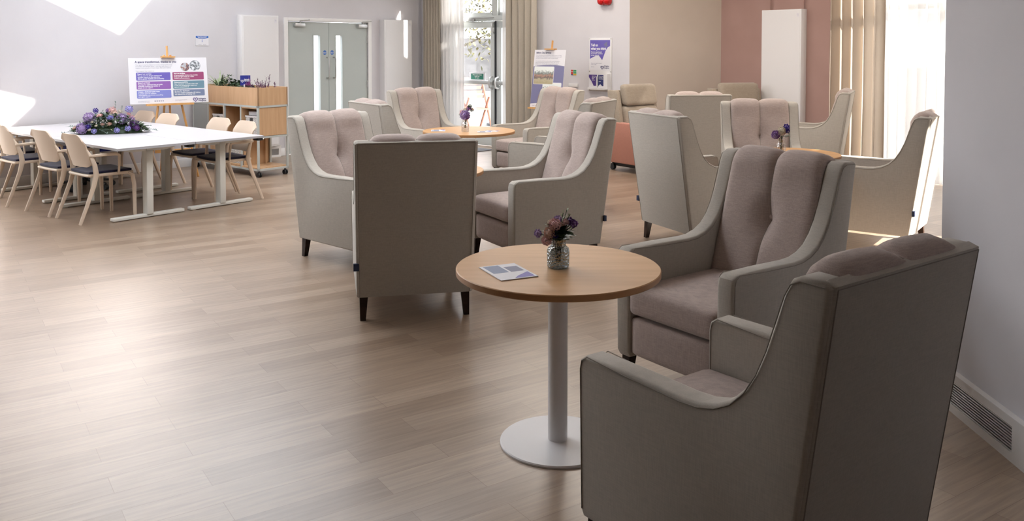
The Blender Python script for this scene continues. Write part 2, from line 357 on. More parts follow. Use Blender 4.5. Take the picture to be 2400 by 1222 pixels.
cm = MB(); vs = [cm.bm.verts.new(p) for p in flat]
for t in geometry.tessellate_polygon(loops): cm.bm.faces.new([vs[i] for i in t])
bmesh.ops.recalc_face_normals(cm.bm, faces=cm.bm.faces[:])
ce = cm.build('ceiling', ceil_m, smooth=False); struct(ce)
for i, q in enumerate((ROOF1, ROOF2)):
    c = sum((Vector((*p, 0)) for p in q), Vector())/len(q); mb = MB(); k = len(q)
    for a in range(k):
        p1 = Vector((*q[a], H)); p2 = Vector((*q[(a+1) % k], H)); o1 = c+(p1-c)*1.16; o2 = c+(p2-c)*1.16; o1.z = o2.z = H+0.22
        mb.quad([p1, p2, o2, o1])
    cu = mb.build('window_%d' % (3+i), trim_m, smooth=False); struct(cu)
    gq = MB(); gq.quad([tuple(c.xy+(Vector(p)-c.xy)*1.15)+(H+0.20,) for p in q]); gq.build('pane', glass, cu, smooth=False)
def skirting(name, p0, d, nin, segs, h=0.11):
    mb = MB()
    for a, b_ in segs: mb.obox(p0, d, nin, a, b_, -0.002, 0.016, 0, h, 0.004)
    return struct(mb.build(name, trim_m))
skirting('baseboard_left', W0, U, N, [(LWs, -0.11), (1.47, 2.536)])
skirting('baseboard_back', C3, BW, M, [(0, 1.6), (3.42, 3.95)])
skirting('baseboard_cream', C3, cd_, cn, [(0, (CREAM-C3).length)])
skirting('baseboard_pink', P0, PV, PN, [(1.15, 3.04)])
# door 1: grey double doors with frame
d1 = thing('door_1', '', 'door', (0, 0, 0)); del d1['label']; del d1['category']; struct(d1)
mb = MB()
for (a, b_, z0, z1) in ((-0.11, -0.045, 0, 1.925), (1.406, 1.47, 0, 1.925), (-0.045, 1.406, 1.875, 1.925)): mb.obox(W0, U, N, a, b_, -0.10, 0.02, z0, z1, 0.004)
mb.build('door_frame', trim_m, d1)
def leafpanel(t0, t1, w0, w1):
    mb = MB(); zt = 1.868
    for (a, b_, z0, z1) in ((t0, w0, 0.012, zt), (w1, t1, 0.012, zt), (w0, w1, 0.012, 0.48), (w0, w1, 1.678, zt)): mb.obox(W0, U, N, a, b_, -0.055, -0.012, z0, z1)
    o = mb.build('door_leaf', door_m, d1, smooth=False)
    fr = MB()
    for (a, b_, z0, z1) in ((w0-0.012, w0+0.004, 0.47, 1.69), (w1-0.004, w1+0.012, 0.47, 1.69), (w0, w1, 0.47, 0.484), (w0, w1, 1.676, 1.69)): fr.obox(W0, U, N, a, b_, -0.058, -0.008, z0, z1)
    fr.build('vision_frame', door_m, o, smooth=False)
    g = MB(); g.obox(W0, U, N, w0, w1, -0.036, -0.030, 0.48, 1.678); g.build('pane', glass, o, smooth=False)
    return o
dl1 = leafpanel(-0.040, 0.676, 0.405, 0.527); dl2 = leafpanel(0.682, 1.401, 0.805, 0.930)
for lf, th, tdisc, tc0, hx in ((dl1, 0.640, 0.605, 0.06, -0.035), (dl2, 0.762, 0.738, 1.20, 1.398)):
    P = lambda t, n_, z: W0+U*t+N*n_+Vector((0, 0, z))
    MB().tube([P(th, -0.012, 1.06), P(th, 0.03, 1.06), P(th, 0.045, 1.08), P(th, 0.045, 1.34), P(th, 0.03, 1.36), P(th, -0.012, 1.36)], 0.010, 10).build('pull_handle', steel, lf)
    q = MB(); q.lathe([(0, 0.002), (0.032, 0.002), (0.032, 0), (0, 0)], 28)
    rot = Matrix(((U.x, 0, N.x, 0), (U.y, 0, N.y, 0), (0, 1, 0, 0), (0, 0, 0, 1)))
    dm = Matrix.Translation(P(tdisc, -0.011, 1.43)) @ rot
    bmesh.ops.transform(q.bm, matrix=dm, verts=q.bm.verts[:]); ds = q.build('sign_disc', sign_blue, lf)
    text('sign_text', 'FIRE DOOR\nKEEP SHUT', 0.0125, ink_white, ds, dm @ Matrix.Translation((0, 0.001, 0.003)), 'CENTER', 0.0003)
    q = MB(); q.obox(W0, U, N, tc0, tc0+0.17, -0.012, 0.045, 1.80, 1.85, 0.008); q.tube([P(tc0+0.1, 0.02, 1.85), P(tc0+0.1, 0.03, 1.885)], 0.012)
    q.tube([P(tc0+0.1, 0.03, 1.885), P(tc0+0.22, 0.075, 1.895), P(tc0+0.24, 0.03, 1.90)], 0.009, 6); q.build('door_closer', alu, lf)
    q = MB()
    for z in (0.25, 0.95, 1.62): q.obox(W0, U, N, hx-0.012, hx+0.012, -0.02, -0.004, z-0.05, z+0.05)
    q.build('hinge', steel, lf)
# corridor behind door 1 (bright room beyond)
cw = MB(); Q = lambda t, n_, z: W0+U*t-N*n_+Vector((0, 0, z))
cw.quad([Q(-1.2, 1.9, 0), Q(2.6, 1.9, 0), Q(2.6, 1.9, 2.7), Q(-1.2, 1.9, 2.7)])
struct(cw.build('wall_corridor', wall_white, smooth=False))
# ---- glazed door and window (wall_back opening 1.62..3.40)
OB = C3 - M*0.06
d2 = thing('door_2', '', 'door'); del d2['label']; del d2['category']; struct(d2)
mb = MB()
for (a, b_, z0, z1) in ((1.62, 1.69, 0, 3.05), (3.33, 3.40, 0, 3.05), (1.69, 3.33, 1.905, 1.985), (1.69, 3.33, 2.98, 3.05), (2.335, 2.425, 1.985, 3.0)): mb.obox(OB, BW, M, a, b_, -0.04, 0.05, z0, z1, 0.004)
for (a, b_) in ((1.69, 2.335), (2.425, 3.33)):
    for (x0, x1, z0, z1) in ((a, a+0.04, 1.985, 2.98), (b_-0.04, b_, 1.985, 2.98), (a, b_, 1.985, 2.03), (a, b_, 2.94, 2.98)): mb.obox(OB, BW, M, x0, x1, -0.02, 0.03, z0, z1)
mb.build('door_frame', door_white, d2)
g = MB(); g.obox(OB, BW, M, 1.69, 3.33, -0.004, 0.002, 1.985, 2.98); g.build('transom_pane', glass, d2, smooth=False)
for (a, b_) in ((1.70, 2.375), (2.395, 3.32)):
    q = MB()
    for (x0, x1, z0, z1) in ((a, a+0.095, 0.01, 1.9), (b_-0.095, b_, 0.01, 1.9), (a, b_, 1.80, 1.9), (a, b_, 0.01, 0.20)): q.obox(OB, BW, M, x0, x1, -0.02, 0.03, z0, z1, 0.003)
    lf = q.build('door_leaf', door_white, d2)
    g = MB(); g.obox(OB, BW, M, a+0.09, b_-0.09, 0.002, 0.008, 0.2, 1.8); g.build('pane', glass, lf, smooth=False)
    q = MB(); q.obox(OB, BW, M, a+0.02, b_-0.02, 0.05, 0.085, 0.94, 1.00, 0.01); q.obox(OB, BW, M, a+0.02, a+0.08, 0.03, 0.06, 0.93, 1.01); q.obox(OB, BW, M, b_-0.08, b_-0.02, 0.03, 0.06, 0.93, 1.01)
    q.build('push_bar', alu, lf)
q = MB(); q.obox(OB, BW, M, 2.372, 2.398, -0.01, 0.045, 0.0, 1.9); q.build('door_gasket', black, d2, smooth=False)
hnd = MB()
for t in (2.33, 2.45):
    P = lambda n_, z: OB+BW*t+M*n_+Vector((0, 0, z))
    hnd.tube([P(0.03, 0.88), P(0.10, 0.90), P(0.12, 0.97), P(0.10, 1.04), P(0.03, 1.06)], 0.016, 8)
P = lambda n_, z: OB+BW*2.43+M*n_+Vector((0, 0, z))
hnd.tube([P(0.03, 1.72), P(0.07, 1.74), P(0.08, 1.80), P(0.07, 1.86), P(0.03, 1.88)], 0.016, 8)
hnd.build('door_handle', alu, d2)
q = MB(); q.obox(OB, BW, M, 2.78, 2.92, 0.04, 0.09, 1.90, 1.94, 0.006); q.obox(OB, BW, M, 2.40, 2.9, 0.06, 0.075, 1.945, 1.957); q.build('door_closer', steel, d2)
def frame_on(p0, d, nrm, t, off, z):   # matrix for flat things on a wall, x runs to the viewer's right
    right = Vector((-d.x, -d.y, 0)) if d.cross(Vector((0, 0, 1))).dot(nrm) < 0 else d
    p = p0+d*t+nrm*off
    return Matrix(((right.x, 0, nrm.x, p.x), (right.y, 0, nrm.y, p.y), (0, 1, 0, z), (0, 0, 0, 1)))
def plate(name, mx, x0, x1, y0, y1, th, m, parent=None, bev=0.0):
    q = MB(); q.box((x0, y0, -0.001), (x1, y1, th), bev=bev); bmesh.ops.transform(q.bm, matrix=mx, verts=q.bm.verts[:]); return q.build(name, m, parent, smooth=bool(bev))
mx = frame_on(OB, BW, M, 2.78, 0.012, 1.0)
ds = plate('glass_door_notice', mx, -0.17, 0.17, 0.0, 0.115, 0.002, white_card); tag(ds, 'small green and white notice stuck on the glazed door pane', 'sign')
plate('green_panel', mx, -0.13, 0.13, 0.012, 0.1, 0.003, tealgreen, ds)
text('notice_text', 'Please push firmly\ngreen bar\nto open', 0.026, ink_white, ds, mx @ Matrix.Translation((0, 0.074, 0.0035)), 'CENTER', 0.0006, 1, 0.9)
# ---- windows on the right
w1 = MB(); OW = P0 - PN*0.07
for (a, b_, z0, z1) in ((-0.95, -0.89, 0.03, 2.75), (0.99, 1.05, 0.03, 2.75), (0.02, 0.08, 0.03, 2.75), (-0.95, 1.05, 0.03, 0.10), (-0.95, 1.05, 2.69, 2.75), (-0.95, 1.05, 1.95, 2.01)): w1.obox(OW, PV, PN, a, b_, -0.03, 0.03, z0, z1)
w1o = struct(w1.build('window_1', door_white, smooth=False)); g = MB(); g.obox(OW, PV, PN, -0.95, 1.05, -0.003, 0.003, 0.03, 2.75); g.build('pane', glass, w1o, smooth=False)
w2 = MB(); OE = Vector((EX+0.08, 0, 0)); E1 = Vector((0, 1, 0)); EN = Vector((-1, 0, 0))
for (a, b_, z0, z1) in ((4.7, 4.77, 0.05, 2.25), (5.42, 5.50, 0.05, 2.25), (6.13, 6.2, 0.05, 2.25), (4.7, 6.2, 0.05, 0.12), (4.7, 6.2, 2.18, 2.25)): w2.obox(OE, E1, EN, a, b_, -0.03, 0.03, z0, z1)
w2o = struct(w2.build('window_2', door_white, smooth=False)); g = MB(); g.obox(OE, E1, EN, 4.7, 6.2, -0.003, 0.003, 0.05, 2.25); g.build('pane', glass, w2o, smooth=False)
w6 = MB(); OL = W0 - N*0.07  # unseen left wall window, added to bring side daylight into the foreground
for (a, b_, z0, z1) in ((-8.0, -7.93, 0.75, 2.55), (-6.34, -6.26, 0.75, 2.55), (-4.67, -4.6, 0.75, 2.55), (-8.0, -4.6, 0.75, 0.82), (-8.0, -4.6, 2.48, 2.55)): w6.obox(OL, U, N, a, b_, -0.03, 0.03, z0, z1)
w6o = struct(w6.build('window_5', door_white, smooth=False)); g = MB(); g.obox(OL, U, N, -8.0, -4.6, -0.003, 0.003, 0.75, 2.55); g.build('pane', glass, w6o, smooth=False)
# ---- right wall grille plinth
def vent(name, label, p0, d, nrm, t0, t1, z1, th, slats, g0, g1, gz0, gz1):
    v = thing(name, label, 'vent', p0+d*t0)
    q = MB(); L = p0+d*t0
    for (a, b_, c0, c1) in ((0, g0, 0.0, z1), (g1, t1-t0, 0, z1), (g0, g1, 0, gz0), (g0, g1, gz1, z1)): q.obox(Vector(), d, nrm, a, b_, 0.0, th, c0, c1)
    q.obox(Vector(), d, nrm, 0, t1-t0, 0, th+0.006, z1, z1+0.008)
    q.build('vent_housing', trim_m, v, smooth=False)
    q = MB(); q.obox(Vector(), d, nrm, g0, g1, 0.001, 0.004, gz0, gz1); q.build('vent_backing', dark, v, smooth=False)
    q = MB(); 
    for i in range(slats):
        z = gz0+(gz1-gz0)*(i+0.5)/slats; hh = (gz1-gz0)/slats*0.22
        q.obox(Vector(), d, nrm, g0, g1, 0.008, th-0.003, z-hh, z+hh)
    q.build('vent_grille', alu, v, smooth=False); return v
vent('floor_vent', 'long white louvred grille along the foot of the right wall', Vector((1.872, 2.6, 0)), E1, EN, 0.0, 1.18, 0.165, 0.022, 9, 0.60, 1.13, 0.035, 0.135)
vent('wall_vent', 'small white louvred grille under tall panel beside the grey doors', W0, U, N, -0.62, -0.20, 0.15, 0.05, 12, 0.17, 0.38, 0.03, 0.115)
# ---------------------------------------------------------------- armchair
def make_armchair(label):
    r = thing('wing_armchair', label, 'armchair', group='greige wing armchairs')
    side = [(-0.385, 0.135), (-0.40, 0.16), (-0.402, 0.585), (-0.395, 0.612), (-0.372, 0.628), (-0.2, 0.630), (0.0, 0.626), (0.06, 0.630), (0.115, 0.645), (0.165, 0.672), (0.208, 0.715), (0.243, 0.77), (0.272, 0.835), (0.298, 0.91), (0.322, 0.98), (0.340, 1.012), (0.365, 1.024), (0.43, 1.022), (0.446, 1.01), (0.312, 0.135)]
    def taper(bm):
        for v in bm.verts: v.co.x *= 1-0.035*(1-min(1, max(0, (v.co.z-0.135)/0.9)))
    for s in (-1, 1):
        q = MB(); x0, x1 = sorted((s*0.34, s*0.255)); q.prism(side, x0, x1, 'X', 0.014, 3); taper(q.bm); o = q.build('side_panel', fab_body, r)
        for xx, rad in ((s*0.335, 0.0017), (s*0.26, 0.0015)):
            pts = [(xx, y, z) for y, z in side[1:-1]]
            path = [(s*0.3405 if abs(xx) > .3 else s*0.2545, y+(0.012 if i < 5 else 0.0), z-(0.012 if i >= 4 else 0)) for i, (_, y, z) in enumerate(pts)]
            if abs(xx) > .3: path = path[:-1]
            q = MB(); q.tube(path, rad, 5); taper(q.bm); q.build('piping', pip_m, o)
    # back panel, slightly proud of the rear of the wings
    q = MB(); q.prism([(0.20, 0.137), (0.318, 0.137), (0.452, 1.016), (0.425, 1.026), (0.335, 0.98)], -0.331, 0.331, 'X', 0.012, 3); taper(q.bm)
    bk = q.build('back_panel', fab_body, r)
    a = [(-0.322, 0.3185, 0.14), (-0.322, 0.4505, 1.008), (0.322, 0.4505, 1.008), (0.322, 0.3185, 0.14)]
    q = MB(); q.tube([a[0], a[1]], 0.0018, 5); q.tube([a[1], a[2]], 0.0018, 5); q.tube([a[2], a[3]], 0.0018, 5); taper(q.bm); q.build('piping', pip_m, bk)
    # back cushion
    prof = [(0.150, 0.40)] + [(0.150+0.165*t, 0.42+0.545*t) for t in [i/14 for i in range(15)]] + [(0.322, 0.980), (0.333, 1.000), (0.350, 1.014), (0.375, 1.022), (0.405, 1.024), (0.430, 1.020), (0.446, 1.008)]
    nu = 36; q = MB(); cols = []
    nr = []
    for i in range(len(prof)):
        p0 = prof[max(i-1, 0)]; p1 = prof[min(i+1, len(prof)-1)]; dy, dz = p1[0]-p0[0], p1[1]-p0[1]; L = math.hypot(dy, dz); nr.append((-dz/L, dy/L))
    hw = 0.254
    def disp(u, i):
        y, z = prof[i]; au = abs(u)
        lob = 0.012+(1-abs(2*au-1)**6)*0.009 if au > 0.001 else 0.012
        if z > 0.95: lob += (1-abs(2*au-1)**3)*0.014
        k = i/(len(prof)-1); end = min(1, (len(prof)-1-i)/3)
        rim = -0.010*au**20
        dz = z-0.735
        dim = -0.042*math.exp(-((u*hw)**2/(2*0.042**2)+dz*dz/(2*0.060**2))) - 0.016*math.exp(-((u*hw)**2/(2*0.014**2)+dz*dz/(2*0.016**2))) if i < 18 else 0
        val = -0.012*math.exp(-(u*hw)**2/(2*0.008**2))
        return (lob*end + rim + dim*1.0 + val*end*0.5)
    for j in range(nu+1):
        u = -1+2*j/nu; col = []
        for i, (y, z) in enumerate(prof):
            dd = disp(u, i); col.append(q.bm.verts.new((u*hw, y+nr[i][0]*dd, z+nr[i][1]*dd)))
        cols.append(col)
    for a_, b_ in zip(cols, cols[1:]):
        for i in range(len(prof)-1): q.bm.faces.new((a_[i], b_[i], b_[i+1], a_[i+1]))
    for col, sg in ((cols[0], -1), (cols[-1], 1)):
        e = [q.bm.verts.new((sg*hw, 0.30, 0.40))]; f = col+e; q.bm.faces.new(f if sg < 0 else f[::-1])
    bc = q.build('back_cushion', fab_seat, r, angle=60)
    q = MB(); pts = []
    for i in range(1, len(prof)):
        dd = disp(0, i); pts.append((0, prof[i][0]+nr[i][0]*(dd+0.0005), prof[i][1]+nr[i][1]*(dd+0.0005)))
    q.tube(pts, 0.0018, 5); q.build('centre_seam', pip_m, bc)
    q = MB(); q.ball((0, 0.150+0.165*(0.735-0.42)/0.545+0.042, 0.735), 0.014, 2, (1, 0.5, 1)); q.build('button', fab_seat, bc)
    # seat cushion and front border
    def crown(p):
        x = p.x/0.255; y = (p.y+0.09)/0.31
        if p.z > 0.40: p.z += 0.022*max(0, 1-x*x)*max(0, 1-abs(y)**3)
        return p
    MB().rbox((-0.252, -0.405, 0.335), (0.252, 0.24, 0.462), 0.028, (18, 18, 8), crown).build('seat_cushion', fab_seat, r, angle=60)
    def belly(p):
        x = p.x/0.255
        if p.y < -0.36: p.y -= 0.008*max(0, 1-x*x)
        return p
    MB().rbox((-0.252, -0.392, 0.150), (0.252, -0.30, 0.325), 0.024, (12, 6, 8), belly).build('front_border', fab_seat, r, angle=60)
    MB().box((-0.25, -0.31, 0.14), (0.25, 0.27, 0.33)).build('seat_base', fab_body, r)
    for sx in (-1, 1):
        for yy, lean in ((-0.355, -0.012), (0.272, 0.018)):
            q = MB(); b0, t0 = 0.0155, 0.024; cx = sx*0.287
            bot = [q.bm.verts.new((cx+sx*0.006+i*b0, yy+lean+j*b0, 0)) for i, j in ((-1, -1), (1, -1), (1, 1), (-1, 1))]
            top = [q.bm.verts.new((cx+i*t0, yy+j*t0, 0.150)) for i, j in ((-1, -1), (1, -1), (1, 1), (-1, 1))]
            q.bm.faces.new(bot[::-1]); q.bm.faces.new(top)
            for k in range(4): q.bm.faces.new((bot[k], bot[(k+1) % 4], top[(k+1) % 4], top[k]))
            q.build('leg', leg_m, r, smooth=False)
    q = MB(); q.box((0.315, 0.333, 0.295), (0.345, 0.352, 0.335)); q.build('care_tag', tag_m, r, smooth=False)
    return r
D2 = math.radians
ch0 = make_armchair('large armchair in the near right foreground, seen from behind, beside the right wall')
ch0.location = (0.705, 2.47, 0); ch0.rotation_euler = (0, 0, D2(-143))
G = 'greige wing armchairs'
for x, y, a, lab in (
    (0.995, 3.95, -53.1, 'armchair right of the near round table, facing it, behind the foreground chair'),
    (-0.61, 5.225, 191.8, 'armchair seen squarely from behind with dark shaded back, left of the near round table'),
    (-1.106, 6.41, 47.7, 'armchair left of the dark-backed one, angled to the right'),
    (0.195, 6.32, -60.4, 'armchair with pale lit back cushion behind the near round table, facing left'),
    (-0.98, 8.207, 124.6, 'pale armchair seen from behind in front of the grey double doors'),
    (-0.90, 9.85, 37, 'armchair facing the camera in front of the white curtain and second tall panel'),
    (0.28, 10.06, -52.6, 'armchair in front of the portrait easel board, facing left'),
    (0.465, 8.39, -116.4, 'armchair showing its back right, arms pointing to the far round table'),
    (1.468, 6.87, 115.6, 'armchair with grey lit back seen from behind, right of centre'),
    (1.936, 9.62, 185.0, 'armchair with broad back turned to camera before the cream wall'),
    (2.209, 7.67, -8.2, 'armchair facing camera behind the vase on the half hidden round table'),
    (3.412, 10.03, -115.7, 'armchair seen from the side in front of the right oatmeal curtain'),
    (2.84, 6.83, -125.5, 'armchair with sunlit back at the right, beside the wall end'),
): dup(ch0, (x, y, 0), D2(a), lab, G)
# ---------------------------------------------------------------- round tables
def round_table(label, x, y, r, base=0.225):
    t = thing('round_table', label, 'table', (x, y, 0), group='round oak pedestal tables')
    h = 0.69
    MB().lathe([(0, h), (r-0.003, h), (r, h-0.003)], 96).build('tabletop', oak, t)
    MB().lathe([(r, h-0.003), (r, h-0.022), (r-0.003, h-0.025), (0, h-0.025)], 96).build('table_edge', oak_edge, t)
    MB().lathe([(0.038, 0.012), (0.038, h-0.03), (0.11, h-0.029), (0.11, h-0.025)], 40).build('pedestal', metal_white, t)
    MB().lathe([(0, 0.014), (base-0.004, 0.010), (base, 0.006), (base, 0.0), (0, 0.0)], 72).build('base_plate', metal_white, t)
    return t
round_table('near round oak table on a white pedestal in the foreground', 0.178, 3.372, 0.395)
round_table('far round oak table with vase and leaflets before the glazed door', -0.43, 8.75, 0.46)
round_table('round oak table mostly hidden behind the dark-backed armchair', -0.585, 6.0, 0.39)
round_table('round oak table mostly hidden behind the right chairs, sunlit edge showing', 2.19, 6.92, 0.39)
# ---------------------------------------------------------------- vases and bouquets
random.seed(5)
def vase(label, x, y, s=1.0, m=vglass):
    z = 0.6905; prof = [(0, 0), (0.026, 0), (0.029, 0.004), (0.030, 0.05), (0.028, 0.060), (0.0205, 0.068), (0.0195, 0.080), (0.023, 0.088)]
    q = MB(); q.lathe([(a*s*(1.45 if s == 1 else 1.1), b*s*1.25) for a, b in prof], 32, c=(0, 0, 0)); o = q.build('glass_vase', m); o.location = (x, y, z); return tag(o, label, 'vase')
def petalball(q, c, r, n, pl, seed=0, wd=0.5):
    rnd = random.Random(seed); c = Vector(c); q.ball(c, r*0.66, 2)
    for i in range(n):
        zz = 1-2*(i+0.5)/n; ph = i*2.39996+rnd.random()*0.3; rr = math.sqrt(1-zz*zz); d = Vector((rr*math.cos(ph), rr*math.sin(ph), zz))
        a = d.orthogonal().normalized(); b_ = d.cross(a); th = rnd.random()*6.28
        e = a*math.cos(th)+b_*math.sin(th); f = d.cross(e); p = c+d*r*(0.72+0.2*rnd.random())
        q.bm.faces.new([q.bm.verts.new(v) for v in (p, p+(e*wd+d*0.35)*pl, p+d*pl*0.9, p-(e*wd-d*0.35)*pl)]); q.bm.faces.new([q.bm.verts.new(v) for v in (p, p+(f*wd+d*0.3)*pl, p+d*pl*0.7, p-(f*wd-d*0.3)*pl)])
def rose(q, c, r, up=(0, -0.4, 1), seed=0):
    c = Vector(c); up = Vector(up).normalized(); a = up.orthogonal().normalized(); b_ = up.cross(a); rnd = random.Random(seed)
    q.ball(c+up*r*0.15, r*0.5, 2)
    for ring, (rr, hh, k) in enumerate(((0.95, 0.35, 6), (0.7, 0.6, 5), (0.42, 0.8, 4), (0.2, 0.9, 3))):
        for i in range(k):
            t0 = 2*PI*(i/k)+ring*0.6; rows = []
            for z_, fr in ((0, 0.35), (0.5, 0.85), (1.0, 1.0)):
                rows.append([q.bm.verts.new(c+up*(hh*r*(z_-0.2))+(a*math.cos(t0+s_)+b_*math.sin(t0+s_))*r*rr*fr*(0.9 if abs(s_) > .1 else 1.05)) for s_ in (-0.75, 0, 0.75)])
            for x, y in zip(rows, rows[1:]):
                for m_ in range(2): q.bm.faces.new((x[m_], x[m_+1], y[m_+1], y[m_]))
def bouquet(label, x, y, z, blooms, leaves, stems_z=0.0, seed=1, sprigs=()):
    b = thing('flower_bouquet', label, 'flowers', (x, y, z)); rnd = random.Random(seed)
    q = MB()
    for (kind, m, cx, cy, cz, r) in blooms: q.tube([(rnd.uniform(-.008, .008), rnd.uniform(-.008, .008), -0.09), (cx*0.25, cy*0.25, cz*0.25), (cx, cy, cz)], 0.0018, 5)
    for s_ in sprigs: q.tube([(0, 0, -0.09), (s_[0]*0.3, s_[1]*0.3, s_[2]*0.35), s_], 0.0014, 4)
    q.build('stems', leaf_dk, b)
    for i, (kind, m, cx, cy, cz, r) in enumerate(blooms):
        q = MB()
        if kind == 'ball': petalball(q, (cx, cy, cz), r, 90, r*0.42, i)
        elif kind == 'rose': rose(q, (cx, cy, cz), r, (cx*3, cy*3-0.3, 0.6), i); 
        else: petalball(q, (cx, cy, cz), r, 26, r*0.8, i, 0.6)
        q.build('bloom', m, b)
    q = MB()
    for (lx, ly, lz, dx, dy, dz, L, w) in leaves: q.leaf((lx, ly, lz), (dx, dy, dz), L, w, 0.25)
    q.build('leaves', leaf_dk, b)
    q = MB()
    for s_ in sprigs:
        for k in range(9):
            t = 0.45+0.6*k/9; p = Vector((s_[0]*t, s_[1]*t, s_[2]*t)); d = Vector((rnd.uniform(-1, 1), rnd.uniform(-1, 1), rnd.uniform(0.1, 1)))
            q.leaf(p, d, 0.016, 0.006, 0.2, 3)
    if sprigs: q.build('sprig', leaf_lt, b)
    return b
vase('textured grey glass vase on the near round table', 0.178, 3.36)
lv = []
random.seed(8)
for i in range(64):
    a = random.uniform(0, 2*PI); e = random.uniform(0.15, 1.6); lv.append((0.01*math.cos(a), 0.01*math.sin(a), random.uniform(-0.01, 0.03), math.cos(a), math.sin(a), e, random.uniform(0.045, 0.085), random.uniform(0.022, 0.036)))
bouquet('pink and purple posy in the grey vase on the near round table', 0.178, 3.36, 0.80,
        [('ball', pet_peach, -0.034, -0.03, 0.030, 0.021), ('ball', pet_pink, -0.046, -0.03, 0.000, 0.018), ('ball', pet_pink, -0.014, -0.03, 0.062, 0.022), ('ball', pet_peach, 0.004, -0.01, 0.050, 0.017), ('ball', pet_cream, -0.028, 0, 0.060, 0.015),
         ('star', pet_lilac, -0.078, 0, 0.022, 0.012), ('star', pet_blue, -0.014, -0.03, 0.028, 0.014), ('star', pet_pink, 0.022, -0.01, 0.046, 0.009), ('star', pet_purple, 0.060, 0, 0.060, 0.012), ('star', pet_purple, 0.045, 0.01, 0.068, 0.012), ('star', pet_pink, 0.030, 0, 0.066, 0.009), ('star', pet_lilac, 0.0, 0.02, 0.072, 0.012)],
        lv, seed=2, sprigs=[(0.02, 0.01, 0.10), (0.045, 0, 0.095), (0.062, 0.01, 0.075), (0.035, 0.02, 0.11), (0.07, 0, 0.05)])
vase('clear glass vase on the far round table', -0.46, 8.62, 1.15, vglass2)
bouquet('purple posy in the clear vase on the far round table', -0.46, 8.62, 0.82,
        [('ball', pet_lilac, 0.0, -0.02, 0.035, 0.045), ('ball', pet_purple, 0.012, -0.03, 0.028, 0.030), ('star', pet_pink, -0.03, 0, 0.06, 0.02), ('star', pet_cream, 0.0, 0.0, 0.085, 0.016), ('star', leaf_dk, 0.045, 0, 0.12, 0.016), ('star', pet_purple, 0.035, 0, 0.10, 0.018), ('star', leaf_dk, 0.065, 0, 0.085, 0.014)],
        lv[:8], seed=3, sprigs=[(0.04, 0, 0.14), (0.07, 0, 0.09), (-0.06, 0, 0.04), (0.02, 0, 0.12)])
vase('clear glass vase with flowers, in front of the armchair at right', 2.09, 6.80, 1.15, vglass2)
bouquet('cream and purple posy on the half hidden right table', 2.09, 6.80, 0.81,
        [('ball', pet_purple, -0.042, 0, 0.040, 0.030), ('ball', pet_lilac, -0.055, -0.01, 0.030, 0.022), ('ball', pet_cream, 0.0, -0.01, 0.075, 0.026), ('ball', pet_cream, -0.008, -0.01, 0.055, 0.022), ('ball', pet_peach, 0.012, 0, 0.058, 0.02), ('star', pet_blue, 0.040, 0, 0.095, 0.020), ('star', pet_blue, 0.044, 0, 0.070, 0.016)],
        [(0.02, 0, 0.02, 1, 0, 0.5, 0.07, 0.045), (0.03, 0, 0.02, 1, 0.2, 0.25, 0.05, 0.045), (0.01, 0, 0.0, 0.7, -0.3, 0.6, 0.07, 0.03), (0, 0, 0, -0.4, 0, 1, 0.05, 0.02)], seed=4)
# ---------------------------------------------------------------- leaflets on tables
def leaflet(label, x, y, rz, w=0.148, l=0.105, z=0.6905, n=1):
    t = thing('leaflet', label, 'leaflet', (x, y, z), rz)
    MB().box((-w/2, -l/2, 0), (w/2, l/2, 0.0016*n)).build('paper', white_card, t, smooth=False)
    MB().box((-w*0.46, -l*0.42, 0.0016*n), (w*0.05, -l*0.0, 0.0016*n+0.0003)).build('printed_picture', p_slate, t, smooth=False)
    MB().box((-w*0.30, l*0.06, 0.0016*n), (w*0.05, l*0.42, 0.0016*n+0.0003)).build('printed_picture', ink_grey, t, smooth=False)
    q = MB(); q.prism([(w*0.14, l*0.44), (w*0.46, l*0.44), (w*0.46, -l*0.1), (w*0.34, 0.05*l)], 0.0016*n, 0.0016*n+0.0003, 'Z'); q.build('printed_corner', p_violet, t, smooth=False)
    return t
leaflet('printed leaflet lying left of the vase on the near round table', -0.015, 3.284, D2(-65), 0.21, 0.15, n=2)
leaflet('dark printed leaflet on the left of the far round table', -0.735, 8.73, D2(5), 0.14, 0.17)
leaflet('pale leaflet on the right of the far round table', -0.27, 8.60, D2(10), 0.14, 0.10)
leaflet('second pale leaflet fanned out on the far round table', -0.20, 8.68, D2(-20), 0.14, 0.10)
